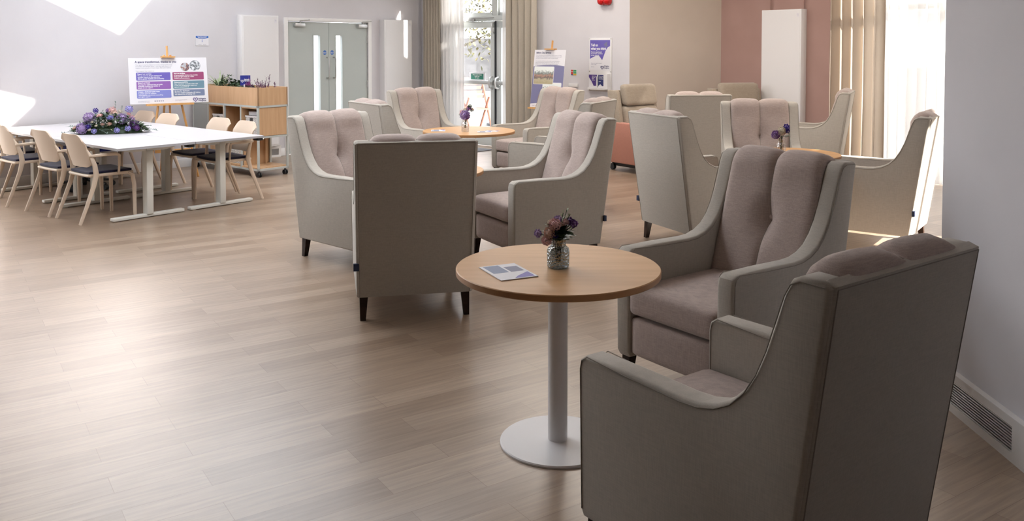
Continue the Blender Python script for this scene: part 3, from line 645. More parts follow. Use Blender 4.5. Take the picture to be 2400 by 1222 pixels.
# ---------------------------------------------------------------- meeting desks
ND = Vector((-3.36, 7.45, 0)); DV = BW
def uv(u, v): return ND + U*u + DV*v
def make_desk(label):
    t = thing('sit_stand_desk', label, 'desk', group='white sit-stand desks pushed together'); L, Wd, h = 1.415, 0.725, 0.66   # x along v, y along u
    MB().box((0.003, 0.003, h-0.022), (L-0.003, Wd-0.003, h-0.003)).build('desk_edge', desk_edge_m, t, smooth=False)
    MB().box((0.002, 0.002, h-0.004), (L-0.002, Wd-0.002, h), bev=0.001, seg=1).build('desktop', desk_top_m, t)
    for x in (0.19, L-0.19):
        q = MB(); q.box((x-0.042, Wd/2-0.03, 0.03), (x+0.042, Wd/2+0.03, 0.60), bev=0.004); q.box((x-0.036, Wd/2-0.024, 0.45), (x+0.036, Wd/2+0.024, 0.635)); q.build('leg_column', table_white_leg, t)
        q = MB(); q.box((x-0.032, 0.03, 0.006), (x+0.032, Wd-0.03, 0.032), bev=0.004); q.box((x-0.02, 0.05, 0), (x+0.02, 0.09, 0.008)); q.box((x-0.02, Wd-0.09, 0), (x+0.02, Wd-0.05, 0.008)); q.build('foot', table_white_leg, t)
        q = MB(); q.prism([(0.06, h-0.023), (Wd-0.06, h-0.023), (Wd-0.06, h-0.035), (Wd-0.2, h-0.062), (0.2, h-0.062), (0.06, h-0.035)], x-0.03, x+0.03, 'X'); q.build('bracket', table_white_leg, t, smooth=False)
    q = MB(); q.box((0.19, Wd/2-0.10, h-0.06), (L-0.19, Wd/2-0.06, h-0.024)); q.box((0.19, Wd/2+0.06, h-0.06), (L-0.19, Wd/2+0.10, h-0.024)); q.build('frame_rail', table_white_leg, t, smooth=False)
    q = MB(); q.box((0.02, 0.0, h-0.05), (0.10, 0.06, h-0.024), bev=0.005); q.build('control_paddle', black, t)
    q = MB(); q.tube([(0.06, 0.01, h-0.04), (0.06, -0.03, h-0.04)], 0.010, 8); q.build('control_knob', steel, t)
    return t
RZ = math.atan2(DV.y, DV.x)   # local x along DV; local y must run along U -> mirror handled by rotation
# local frame: x=DV, y = rot90(DV) = -U ; so place origin at u=0.725 and let y run towards the near side
def place_desk(o, u1, v): p = uv(u1, v); o.location = p; o.rotation_euler = (0, 0, RZ)
dk = make_desk('white desk nearest the camera, at the front corner of the group'); place_desk(dk, 0.727, 0)
for u1, v, lab in ((1.455, 0, 'white desk at the right corner of the group, in front of the planter'), (0.727, 1.42, 'white desk at the left rear of the group by the wall'), (1.455, 1.42, 'white desk under the flower arrangement, near the easel')):
    o = dup(dk, (0, 0, 0), 0, lab); place_desk(o, u1, v)
# ---------------------------------------------------------------- meeting chairs
def make_mchair(label):
    t = thing('meeting_chair', label, 'chair', group='beige meeting chairs with navy seats')
    # legs are one rounded bar each, rear legs sweep into the back uprights
    for s in (-1, 1):
        rear = [(s*0.235, 0.275, 0.0), (s*0.232, 0.215, 0.15), (s*0.228, 0.150, 0.32), (s*0.224, 0.125, 0.42), (s*0.222, 0.135, 0.50), (s*0.215, 0.165, 0.58), (s*0.19, 0.19, 0.64)]
        MB().tube(rear, 0.016, 10, rr=[(0.015, 0.013), (0.017, 0.014), (0.021, 0.015), (0.025, 0.015), (0.022, 0.013), (0.016, 0.010), (0.008, 0.006)]).build('rear_leg', beige_plastic, t)
        front = [(s*0.225, -0.215, 0.0), (s*0.222, -0.212, 0.30), (s*0.218, -0.200, 0.385), (s*0.205, -0.165, 0.408)]
        MB().tube(front, 0.016, 10, rr=[0.0145, 0.018, 0.019, 0.016]).build('front_leg', beige_plastic, t)
        arm = [(s*0.222, 0.185, 0.585), (s*0.245, 0.10, 0.588), (s*0.25, -0.04, 0.590), (s*0.248, -0.068, 0.575), (s*0.240, -0.072, 0.50), (s*0.225, -0.072, 0.41)]
        MB().tube(arm, 0.011, 8, rr=[(0.008, 0.010), (0.008, 0.014), (0.008, 0.016), (0.010, 0.014), (0.012, 0.010), (0.012, 0.010)]).build('armrest', beige_plastic, t)
    def dish(p):
        p.x *= 1-0.10*max(0, (p.y+0.02)/0.2); p.z -= 0.006*(1-(p.x/0.22)**2) if p.z > 0.41 else 0; return p
    MB().rbox((-0.218, -0.215, 0.392), (0.218, 0.185, 0.425), 0.015, (12, 12, 3), dish).build('seat_frame', beige_plastic, t)
    MB().rbox((-0.205, -0.205, 0.420), (0.205, 0.170, 0.447), 0.012, (12, 12, 3), dish).build('seat_pad', navy, t)
    # curved back shell
    q = MB(); nu, nv = 14, 10; F = []; B = []
    for i in range(nv+1):
        v = i/nv; z = 0.478+0.292*v; rowF = []; rowB = []
        hw = 0.205-0.018*(1-v)
        for j in range(nu+1):
            u = -1+2*j/nu
            cr = 1.0
            zz = z
            if v > 0.7: zz = z-0.035*max(0, (abs(u)-0.62)/0.38)**2*(v-0.7)/0.3*1.6
            if v < 0.2: zz = z+0.03*max(0, (abs(u)-0.7)/0.3)**2*(0.2-v)/0.2
            y = 0.150+0.085*v**1.2+0.035*(1-u*u)*(0.8) - 0.01
            rowF.append(q.bm.verts.new((u*hw, y, zz))); rowB.append(q.bm.verts.new((u*hw, y+0.011, zz)))
        F.append(rowF); B.append(rowB)
    for i in range(nv):
        for j in range(nu):
            q.bm.faces.new((F[i][j], F[i][j+1], F[i+1][j+1], F[i+1][j])); q.bm.faces.new((B[i][j], B[i+1][j], B[i+1][j+1], B[i][j+1]))
    for i in range(nv):
        q.bm.faces.new((F[i][0], F[i+1][0], B[i+1][0], B[i][0])); q.bm.faces.new((F[i][nu], B[i][nu], B[i+1][nu], F[i+1][nu]))
    for j in range(nu):
        q.bm.faces.new((F[0][j], B[0][j], B[0][j+1], F[0][j+1])); q.bm.faces.new((F[nv][j], F[nv][j+1], B[nv][j+1], B[nv][j]))
    q.build('backrest', beige_plastic, t, angle=50)
    return t
aC = math.atan2(U.x, -U.y)         # facing +U : local -Y -> U
def face(d): return math.atan2(d.x, -d.y)
mc = make_mchair('beige chair with navy seat at the front corner of the white desks, back to camera')
p = uv(0.07, 0.50); mc.location = p; mc.rotation_euler = (0, 0, face(U))
GM = 'beige meeting chairs with navy seats'
for u, v, dr, da, lab in (
    (0.04, 1.08, 1, 0.03, 'beige chair second from the front corner on the near side of the desks'),
    (0.0, 1.90, 1, 0.0, 'beige chair at the left picture edge, third on the near side of the desks'),
    (0.16, 2.50, 1, 0.0, 'beige chair beyond the third near one, against the left edge'),
    (1.31, 0.46, -1, -0.08, 'beige chair nearest the planter trolley on the far side of the desks'),
    (1.36, 1.01, -1, 0.0, 'beige chair second from the planter on the far side of the desks'),
    (1.30, 1.95, -1, 0.05, 'beige chair beneath the landscape easel board on the far side'),
    (1.32, 2.52, -1, 0.05, 'beige chair right of the flower arrangement, farthest on the far side'),
): dup(mc, uv(u, v), face(U*dr)+da, lab, GM)
oc = thing('office_chair', 'blue-seated swivel chair on black castors under the white desks', 'office chair', uv(0.72, 2.2), face(-U))
MB().rbox((-0.22, -0.21, 0.40), (0.22, 0.21, 0.46), 0.025, (10, 10, 4)).build('seat', blue_fab, oc)
MB().tube([(0, 0, 0.09), (0, 0, 0.40)], 0.025, 12).build('gas_lift', black, oc)
for k in range(5):
    a = k*2*PI/5+0.3; q = MB(); q.tube([(0, 0, 0.10), (0.27*math.cos(a), 0.27*math.sin(a), 0.065)], 0.016, 8, rr=[0.022, 0.013]); q.build('base_arm', black, oc)
    q = MB(); q.tube([(0.27*math.cos(a)-0.018*math.sin(a), 0.27*math.sin(a)+0.018*math.cos(a), 0.028), (0.27*math.cos(a)+0.018*math.sin(a), 0.27*math.sin(a)-0.018*math.cos(a), 0.028)], 0.028, 14); q.build('castor', black, oc)
# ---------------------------------------------------------------- table flower arrangement
fa = thing('flower_arrangement', 'low wide purple and pink flower arrangement lying on the white desks', 'flowers', (-4.03, 8.80, 0.661), math.atan2(0.3, 1))
random.seed(21); rnd = random.Random(21)
AR = []
def fb(kind, m, x, y, z, r): AR.append((kind, m, x, y, z, r))
fb('allium', pet_lilac, -0.185, -0.05, 0.155, 0.052); fb('allium', pet_lilac, -0.245, -0.10, 0.060, 0.050); fb('allium', pet_lilac, 0.115, -0.06, 0.145, 0.048); fb('allium', pet_purple, 0.225, -0.06, 0.085, 0.040); fb('allium', pet_purple, 0.25, -0.09, 0.055, 0.028)
fb('rose', pet_pink, -0.085, -0.08, 0.175, 0.030); fb('rose', pet_peri, 0.01, -0.10, 0.155, 0.032); fb('rose', pet_pink, 0.17, -0.02, 0.185, 0.022); fb('rose', pet_peach, -0.315, -0.07, 0.060, 0.022); fb('rose', pet_cream, -0.15, -0.10, 0.12, 0.018); fb('rose', pet_peach, 0.005, -0.12, 0.095, 0.024); fb('rose', pet_peach, -0.055, -0.12, 0.095, 0.02); fb('rose', pet_cream, -0.11, -0.14, 0.085, 0.016); fb('rose', pet_cream, -0.17, -0.14, 0.045, 0.018)
fb('star', pet_blue, -0.135, 0.0, 0.225, 0.020); fb('star', pet_blue, -0.185, -0.13, 0.078, 0.018); fb('star', pet_purple, -0.02, 0.0, 0.22, 0.018); fb('star', pet_pink, 0.02, -0.02, 0.225, 0.026); fb('star', pet_peri, 0.175, 0.0, 0.235, 0.026); fb('star', pet_peri, 0.075, -0.14, 0.035, 0.02); fb('star', pet_peri, 0.175, -0.13, 0.05, 0.02); fb('star', pet_peri, -0.13, -0.15, 0.035, 0.018); fb('star', pet_peach, 0.04, -0.05, 0.20, 0.022); fb('star', pet_pink, 0.20, -0.03, 0.15, 0.02); fb('star', pet_cream, 0.09, 0.0, 0.21, 0.018); fb('star', pet_lilac, 0.20, -0.05, 0.13, 0.024)
for i, (k, m, x, y, z, r) in enumerate(AR):
    q = MB(); r *= 1.12
    if k == 'allium': petalball(q, (x, y, z), r, 150, r*0.26, i)
    elif k == 'rose': rose(q, (x, y, z), r, (x, y-0.15, 0.35), i)
    else: petalball(q, (x, y, z), r, 26, r*0.75, i, 0.45)
    q.build({'allium': 'allium_bloom', 'rose': 'rose_bloom', 'star': 'small_bloom'}[k], m, fa)
q = MB(); q.ball((0, 0, 0), 1.0, 3); 
for v in q.bm.verts: v.co = Vector((v.co.x*0.30, v.co.y*0.125, max(0.0, v.co.z)*0.10))*(1+0.08*noise.noise(v.co*6))
q.build('moss_base', leaf_dk, fa)
for nm, m, n_, L, w in (('green_foliage', leaf_m, 480, 0.060, 0.022), ('dark_foliage', leaf_dk, 240, 0.055, 0.022), ('sage_foliage', leaf_sage, 200, 0.045, 0.024), ('light_foliage', leaf_lt, 200, 0.045, 0.012)):
    q = MB()
    for i in range(n_):
        x = rnd.uniform(-1, 1); ang = rnd.uniform(0, PI*2); rr = math.sqrt(rnd.random())
        hx = 0.33*x; top = 0.165*(1-abs(x)**1.8)+0.02; y = 0.14*math.cos(ang)*rr*(1-0.4*abs(x)); z = 0.01+top*rnd.random()**0.7
        q.leaf((hx, y, z), (x*0.8+rnd.uniform(-.6, .6), y*6+rnd.uniform(-.6, .6), rnd.uniform(-0.1, 1.0)), L*rnd.uniform(.6, 1.3), w, 0.25, 4)
    q.build(nm, m, fa)
q = MB()
for (x0, x1, z1, y0) in ((-0.25, -0.43, 0.01, -0.05), (-0.25, -0.40, 0.07, 0.05), (0.25, 0.45, 0.015, -0.06), (0.22, 0.38, 0.06, 0.02), (0.03, 0.05, 0.30, 0.0), (0.08, 0.115, 0.27, 0.0), (-0.12, -0.07, 0.23, 0), (-0.1, 0.0, 0.005, -0.19), (0.15, 0.2, 0.25, 0.03)):
    a = Vector((x0, y0*0.5, max(0.05, z1*0.4))); b_ = Vector((x1, y0, z1)); q.tube([a, (a+b_)/2+Vector((0, 0, 0.01)), b_], 0.0016, 4)
    for k in range(9):
        p = a.lerp(b_, 0.3+0.7*k/8); q.leaf(p, (rnd.uniform(-1, 1), rnd.uniform(-1, 1), rnd.uniform(0, 1)), 0.026, 0.014, 0.1, 3)
q.build('trailing_sprigs', leaf_sage, fa)
# ---------------------------------------------------------------- planter trolley
KX = Vector((-2.94, 10.14, 0)); PL, PD = 1.42, 0.42
pt = thing('planter_shelving_trolley', 'oak and pale metal shelving trolley with planter box on top', 'shelving', KX)
O0 = Vector()
def pb(q, v0, v1, u0, u1, z0, z1, bev=0.0): return q.obox(O0, BW, U, v0, v1, u0, u1, z0, z1, bev)
q = MB(); e = 0.022
for v in (0, PL/4-e/2, PL/2-e/2, 3*PL/4-e/2, PL-e):
    for u in (0, PD-e): pb(q, v, v+e, u, u+e, 0.075, 0.835)
for z in (0.075, 0.455, 0.813):
    for u in (0, PD-e): pb(q, 0, PL, u, u+e, z, z+e)
    for v in (0, PL-e): pb(q, v, v+e, 0, PD, z, z+e)
q.build('frame', frame_grey, pt, smooth=False)
q = MB(); pb(q, 0.004, PL-0.004, 0.004, 0.022, 0.836, 1.045); pb(q, 0.004, PL-0.004, PD-0.022, PD-0.004, 0.836, 1.045); pb(q, 0.004, 0.022, 0.004, PD-0.004, 0.836, 1.045); pb(q, PL-0.022, PL-0.004, 0.004, PD-0.004, 0.836, 1.045)
pb(q, 0.01, PL-0.01, 0.01, PD-0.01, 0.836, 0.85); q.build('planter_box', oak_v, pt, smooth=False)
q = MB(); pb(q, 0.02, PL-0.02, 0.02, PD-0.02, 0.85, 1.015); q.build('soil', soil, pt, smooth=False)
q = MB(); pb(q, e, PL-e, e, PD-e, 0.470, 0.476); q.build('shelf', oak_v, pt, smooth=False)
q = MB(); pb(q, e, PL-e, 0.004, PD-0.004, 0.097, 0.112); q.build('bottom_shelf', oak_v, pt, smooth=False)
q = MB(); pb(q, 0.006, 0.018, e, PD-e, 0.482, 0.808); q.build('end_panel', oak_v, pt, smooth=False)
B4 = PL/4
def cubby(v0, z0, z1, name='cubby_box'):
    q = MB(); a, b_ = v0+0.014, v0+B4-0.014; w = 0.014
    pb(q, a, a+w, 0.004, PD-0.02, z0, z1); pb(q, b_-w, b_, 0.004, PD-0.02, z0, z1); pb(q, a, b_, 0.004, PD-0.02, z1-w, z1); pb(q, a, b_, 0.004, PD-0.02, z0, z0+w); pb(q, a, b_, PD-0.03, PD-0.02, z0, z1)
    q.build(name, oak_v, pt, smooth=False)
cubby(0, 0.478, 0.812); cubby(2*B4, 0.478, 0.812); cubby(B4, 0.113, 0.45)
q = MB(); pb(q, B4+0.02, 2*B4-0.01, PD-0.05, PD-0.035, 0.478, 0.812); q.build('back_panel', oak_v, pt, smooth=False)
q = MB(); pb(q, 2*B4+0.02, 4*B4-0.02, 0.02, 0.035, 0.113, 0.45); q.build('lower_panel', oak_v, pt, smooth=False)
q = MB(); pb(q, B4*0.55+0.1, B4-0.01, PD-0.12, PD-0.105, 0.113, 0.455); pb(q, B4-0.024, B4-0.010, 0.03, PD-0.1, 0.113, 0.455); q.build('partition_panel', oak_v, pt, smooth=False)
q = MB(); pb(q, 3*B4+0.014, 4*B4-0.022, 0.004, 0.016, 0.478, 0.812); q.build('door', panel_grey, pt, smooth=False)
for v, u in ((0.03, 0.03), (0.03, PD-0.03), (PL-0.03, 0.03), (PL-0.03, PD-0.03)):
    q = MB(); c = BW*v+U*u
    for s in (-1, 1): q.tube([c+U*(0.006*s)+Vector((0, 0, 0.028)), c+U*(0.022*s)+Vector((0, 0, 0.028))], 0.028, 16)
    q.tube([c+Vector((0, 0, 0.03)), c+Vector((0, 0, 0.076))], 0.012, 10); q.build('castor', black, pt)
def basket(label, v0, z0, h=0.20, papers=False):
    o = thing('storage_basket', label, 'basket', KX+BW*(v0+B4/2)+U*0.03+Vector((0, 0, z0))); w = 0.118
    q = MB(); X = BW; 
    q.obox(O0, BW, U, -w, w, 0.0, 0.006, 0, h*0.72); q.obox(O0, BW, U, -w, -0.035, 0.0, 0.006, h*0.72, h*0.9); q.obox(O0, BW, U, 0.035, w, 0.0, 0.006, h*0.72, h*0.9); q.obox(O0, BW, U, -w, w, 0.0, 0.006, h*0.9, h)
    q.obox(O0, BW, U, -w, -w+0.006, 0, 0.28, 0, h); q.obox(O0, BW, U, w-0.006, w, 0, 0.28, 0, h); q.obox(O0, BW, U, -w, w, 0.274, 0.28, 0, h); q.obox(O0, BW, U, -w, w, 0, 0.28, 0, 0.006)
    q.build('basket_body', basket_m, o, smooth=False)
    q = MB(); q.obox(O0, BW, U, -w-0.004, w+0.004, -0.004, 0.004, h-0.012, h+0.004); q.obox(O0, BW, U, -0.04, 0.04, -0.004, 0.008, h*0.68, h*0.72); q.build('rim', metal_white, o, smooth=False)
    return o
basket('white woven basket in the upper right cubby of the trolley', 0, 0.493, 0.215)
basket('white woven basket in the upper middle cubby of the trolley', 2*B4, 0.493, 0.20)
basket('white woven basket in the lower cubby of the trolley', B4, 0.128, 0.22)
bx = MB(); bx.obox(O0, BW, U, -0.10, 0.10, 0.02, 0.22, 0, 0.045, 0.004); bo = bx.build('white_box', white_card); bo.location = KX+BW*(B4/2)+U*0.04+Vector((0, 0, 0.713)); tag(bo, 'flat white box on top of the basket in the upper right cubby', 'box')
# plants
def PP(v, u, z=1.015): return KX+BW*v+U*u+Vector((0, 0, z))
rnd = random.Random(3)
sp = thing('spider_plant', 'grassy spider plant with arching leaves at the left of the planter', 'plant', PP(1.12, 0.2)); q = MB()
for i in range(46):
    a = rnd.uniform(0, 2*PI); e_ = rnd.uniform(0.5, 2.6); q.leaf((0.03*math.cos(a), 0.03*math.sin(a), 0), (math.cos(a), math.sin(a), e_), rnd.uniform(0.18, 0.33), 0.016, rnd.uniform(0.2, 0.8), 8)
q.build('leaves', leaf_lt, sp)
q = MB(); 
for i in range(3):
    a = rnd.uniform(0, 2*PI); p0 = Vector((0.03*math.cos(a), 0.03*math.sin(a), 0)); q.tube([p0, p0+Vector((0.03*math.cos(a), 0.03*math.sin(a), 0.15))], 0.002, 5)
q.build('stems', leaf_m, sp)
for (v, lab, sc) in ((0.62, 'bushy dark green plant in the middle of the planter', 1.0), (0.88, 'small sprigged dark plant between spider plant and bushy plant', 0.55)):
    bp_ = thing('leafy_plant', lab, 'plant', PP(v, 0.17)); q = MB()
    for i in range(int(260*sc)):
        a = rnd.uniform(0, 2*PI); r_ = math.sqrt(rnd.random()); ex = 0.22*sc*r_*math.cos(a); ey = 0.13*r_*math.sin(a); z = 0.10*(1-r_*r_)*rnd.random()**0.5+0.005
        if sc < 1: z *= 1.5
        P_ = BW*ex+U*ey+Vector((0, 0, z)); q.leaf(P_, (rnd.uniform(-1, 1), rnd.uniform(-1, 1), rnd.uniform(-.1, 0.8)), rnd.uniform(0.035, 0.06), 0.032, 0.3, 4)
    q.build('leaves', leaf_dk, bp_)
pp_ = thing('purple_plant', 'wiry purple-leaved plant at the right end of the planter', 'plant', PP(0.14, 0.17)); q = MB(); q2 = MB()
for i in range(24):
    ex = rnd.uniform(-0.12, 0.20); ey = rnd.uniform(-0.1, 0.1); h = rnd.uniform(0.03, 0.10) if i > 3 else rnd.uniform(0.12, 0.17)
    p0 = BW*ex+U*ey; p1 = p0+Vector((rnd.uniform(-.03, .03), 0, h)); q.tube([p0, (p0+p1)/2+Vector((0.006, 0, 0)), p1], 0.002, 5)
    for k in range(8): 
        p = p0.lerp(p1, 0.3+0.7*k/7); q2.leaf(p, (rnd.uniform(-1, 1), rnd.uniform(-1, 1), rnd.uniform(0.2, 1.2)), rnd.uniform(0.02, 0.045), 0.010, 0.1, 3)
q.build('stems', leaf_pu, pp_); q2.build('leaves', leaf_pu, pp_)
def face_mx(p, d, lean=0.0, roll=0.0):     # flat board matrix: x right as seen, y up, z towards viewer direction d
    d = Vector(d).normalized(); right = Vector((-d.y, d.x, 0)); 
    m = Matrix(((right.x, 0, d.x, p[0]), (right.y, 0, d.y, p[1]), (0, 1, 0, p[2]), (0, 0, 0, 1)))
    return m @ Matrix.Rotation(roll, 4, 'Z') @ Matrix.Rotation(-lean, 4, 'X')
def heart(mx, s, m, parent, name='logo'):
    q = MB(); pts = []
    for k in range(33):
        t = 2*PI*k/32; pts.append(mx @ Vector((s*0.03*16*math.sin(t)**3, s*0.03*(13*math.cos(t)-5*math.cos(2*t)-2*math.cos(3*t)-math.cos(4*t)), 0)))
    q.tube(pts, s*0.07, 5, caps=False); q.tube([mx @ Vector((s*x, s*y, 0)) for x, y in ((-0.1, 0.36), (-0.16, 0.1), (0.02, -0.1), (0.1, 0.1))], s*0.05, 5)
    return q.build(name, m, parent)
mx = face_mx(PP(0.40, 0.10, 1.06), (0.35, -1, 0))
sg = plate('planter_sign', mx, -0.058, 0.058, 0, 0.12, 0.003, p_navy); tag(sg, 'small blue and magenta logo card standing in the planter', 'sign')
mg = mat('print_magenta_fade', (0.2, 0.02, 0.2), 0.5); nn, ll, bb = nodes(mg)
tc = nn.new('ShaderNodeTexCoord'); gd = nn.new('ShaderNodeSeparateXYZ'); ll.new(tc.outputs['Generated'], gd.inputs[0]); sb = nn.new('ShaderNodeMath'); sb.operation = 'SUBTRACT'; ll.new(gd.outputs[0], sb.inputs[0]); ll.new(gd.outputs[2], sb.inputs[1])
rp = nn.new('ShaderNodeValToRGB'); rp.color_ramp.elements[0].color = (0.02, 0.03, 0.25, 1); rp.color_ramp.elements[1].color = (0.35, 0.01, 0.12, 1); rp.color_ramp.elements[0].position = 0.2; ll.new(sb.outputs[0], rp.inputs[0]); ll.new(rp.outputs[0], bb.inputs['Base Color'])
sg.data.materials.clear(); sg.data.materials.append(mg)
text('sign_text', 'Ashgate\nHospice', 0.020, ink_white, sg, mx @ Matrix.Translation((-0.014, 0.066, 0.0035)), 'LEFT', 0.0008, 1, 0.85); heart(mx @ Matrix.Translation((-0.034, 0.052, 0.0035)), 0.035, ink_white, sg)
q = MB(); q.box((-0.02, -0.05, -0.006), (-0.004, 0.012, 0.008)); bmesh.ops.transform(q.bm, matrix=mx, verts=q.bm.verts[:]); q.build('stand', metal_white, sg, smooth=False)
# ---------------------------------------------------------------- tall white radiators
def radiator(label, p0, d, nrm, t0, t1, ztop, z0=0.16, off=0.0):
    r = thing('tall_radiator', label, 'radiator', p0+d*t0)
    q = MB(); L = t1-t0; q.obox(O0, d, nrm, 0, L, 0.0, 0.12, z0, ztop, 0.006); q.build('casing', metal_white, r)
    q = MB(); q.obox(O0, d, nrm, L*0.0+0.03 if d is U else 0.02, L-0.02, 0.119, 0.1215, z0+0.03, ztop-0.02); q.build('front_panel', metal_white, r, smooth=False)
    q = MB(); a = (L-0.07, L-0.03) if d is U else (0.03, 0.07); q.obox(O0, d, nrm, a[0], a[1], 0.1215, 0.1225, ztop-0.10, ztop-0.05); lb = q.build('info_label', white_card, r, smooth=False)
    q = MB(); q.obox(O0, d, nrm, a[0]+0.008, a[1]-0.008, 0.1225, 0.1228, ztop-0.065, ztop-0.061); q.obox(O0, d, nrm, a[0]+0.008, a[1]-0.008, 0.1225, 0.1228, ztop-0.085, ztop-0.083); q.build('label_print', ink_grey, lb, smooth=False)
    return r
radiator('tall white radiator panel behind the planter, left of the grey doors', W0, U, N, -0.846, -0.27, 1.94)
radiator('tall white radiator panel with sun patches, right of the grey doors', W0, U, N, 1.637, 2.215, 1.93)
pr_ = radiator('tall white radiator panel on the dusky pink wall', P0, PV, PN, 1.716, 2.30, 1.99)
q = MB()
for t in (1.745, 2.235): q.tube([P0+PV*t+PN*0.03-pr_.location+Vector((0, 0, 1.98)), P0+PV*t+PN*0.03-pr_.location+Vector((0, 0, 3.29))], 0.009, 8)
q.build('supply_pipe', wall_pink, pr_)
# ---------------------------------------------------------------- signs and notices on walls
mx = frame_on(W0, U, N, -1.347, 0.0, 1.534)
s1 = plate('wall_notice', mx, -0.09, 0.09, 0, 0.126, 0.006, white_card); tag(s1, 'small white notice with blue top on the left wall', 'sign')
q = MB(); q.prism([(-0.088, 0.124), (0.088, 0.124), (0.088, 0.10), (0.04, 0.088), (-0.04, 0.088), (-0.088, 0.10)], 0.006, 0.007, 'Z'); bmesh.ops.transform(q.bm, matrix=mx, verts=q.bm.verts[:]); q.build('blue_header', sign_blue, s1, smooth=False)
text('header_text', 'Day Services activities\nkindly sponsored by', 0.0145, ink_white, s1, mx @ Matrix.Translation((0, 0.109, 0.0075)), 'CENTER', 0.0003, 1, 0.85)
text('logo_letter', 'S', 0.045, sign_blue, s1, mx @ Matrix.Translation((0, 0.046, 0.0065)), 'CENTER', 0)
text('small_print', 'thank you         with care', 0.010, ink, s1, mx @ Matrix.Translation((0, 0.010, 0.0065)), 'CENTER', 0)
# poster frame with leaflet pockets
mx = frame_on(C3, BW, M, 0.462, 0.0, 0.911); hw = 0.185
pf = plate('poster_frame', mx, -hw, hw, 0, 0.727, 0.014, metal_white, bev=0.003); tag(pf, 'clear wall frame with purple feedback poster and leaflet pockets', 'poster')
plate('poster_paper', mx, -hw+0.018, hw-0.02, 0.285, 0.70, 0.0155, white_card, pf)
q = MB(); arc = [(-0.165, 0.44)] + [(-0.165+0.17*k/8, 0.44+0.045*math.sin(PI*0.62*k/8)+0.0*k) for k in range(1, 8)] + [(0.035, 0.425), (0.06, 0.48), (0.09, 0.55), (0.125, 0.60), (0.163, 0.615)]
q.prism([(0.163, 0.698), (-0.165, 0.698)]+arc, 0.0155, 0.0165, 'Z'); bmesh.ops.transform(q.bm, matrix=mx, verts=q.bm.verts[:]); bmesh.ops.recalc_face_normals(q.bm, faces=q.bm.faces[:]); q.build('purple_field', p_violet, pf, smooth=False)
text('poster_title', 'Tell us\nwhat you think', 0.050, ink_white, pf, mx @ Matrix.Translation((-0.148, 0.612, 0.0175)), 'LEFT', 0.0016, 0.82, 0.95)
text('poster_body', "If you've experienced\nour services, we'd love\nto hear about it.", 0.024, ink_white, pf, mx @ Matrix.Translation((-0.148, 0.527, 0.0175)), 'LEFT', 0.0006, 0.85, 0.95)
text('poster_small', 'Please scan to leave a comment\nor fill in a leaflet\n\nthank you', 0.017, ink_grey, pf, mx @ Matrix.Translation((-0.148, 0.375, 0.0160)), 'LEFT', 0.0003, 0.8, 0.95)
text('poster_logo_text', 'Ashgate\nHospice', 0.030, ink, pf, mx @ Matrix.Translation((0.062, 0.335, 0.0160)), 'LEFT', 0.0006, 0.85, 0.85); heart(mx @ Matrix.Translation((0.035, 0.325, 0.0165)), 0.05, ink, pf)
q = MB(); q.prism([(0.04, 0.62), (0.10, 0.66), (0.095, 0.61), (0.115, 0.60), (0.085, 0.59), (0.09, 0.575), (0.065, 0.59)], 0.0165, 0.0175, 'Z'); bmesh.ops.transform(q.bm, matrix=mx @ Matrix.Translation((0.02, 0.02, 0)), verts=q.bm.verts[:]); q.build('butterfly_emblem', p_mauve, pf, smooth=False)
for (x, y) in ((-hw+0.012, 0.715), (hw-0.012, 0.715), (-hw+0.012, 0.27), (hw-0.012, 0.27), (-hw+0.012, 0.012), (hw-0.012, 0.012)):
    q = MB(); q.lathe([(0, 0.024), (0.006, 0.022), (0.008, 0.014)], 12); bmesh.ops.transform(q.bm, matrix=mx @ Matrix.Translation((x, y, 0)), verts=q.bm.verts[:]); q.build('standoff_screw', steel, pf)
for (x0, x1, m, bodyc) in ((-0.170, -0.035, p_deep, 'Day Services\nand more\nPlease\ntake one'), (-0.015, 0.095, p_navy, 'Tell us what\nyou think of\nour services\n\nleaflet')):
    lf = plate('leaflet', mx @ Matrix.Translation((0, 0, 0.03)), x0, x1, 0.04, 0.225, 0.004, white_card); tag(lf, 'leaflet with purple wave in the left pocket of the wall frame' if x0 < -0.1 else 'navy leaflet in the right pocket of the wall frame', 'leaflet')
    q = MB(); q.prism([(x0, 0.224), (x1-0.002, 0.224), (x1-0.002, 0.075), (x0+(x1-x0)*0.6, 0.07), (x0+(x1-x0)*0.35, 0.13) if x0 < -0.1 else (x0+(x1-x0)*0.3, 0.10), (x0, 0.19) if x0 < -0.1 else (x0, 0.07)], 0.034, 0.0348, 'Z'); bmesh.ops.transform(q.bm, matrix=mx, verts=q.bm.verts[:]); bmesh.ops.recalc_face_normals(q.bm, faces=q.bm.faces[:]); q.build('printed_field', m, lf, smooth=False)
    text('leaflet_text', bodyc, 0.018, ink_white, lf, mx @ Matrix.Translation((x0+(0.05 if x0 < -0.1 else 0.010), 0.20, 0.0355)), 'LEFT', 0.0004, 0.8, 1.0)
q = MB()
for (a, b_, c0, c1, z0_, z1_) in ((-0.175, 0.175, 0.02, 0.05, 0.014, 0.06), (-0.030, -0.022, 0.02, 0.20, 0.014, 0.06), (0.105, 0.165, 0.03, 0.24, 0.014, 0.085)): q.box((a, c0, z0_), (b_, c1, z1_))
bmesh.ops.transform(q.bm, matrix=mx, verts=q.bm.verts[:]); q.build('leaflet_pocket', metal_white, pf, smooth=False)
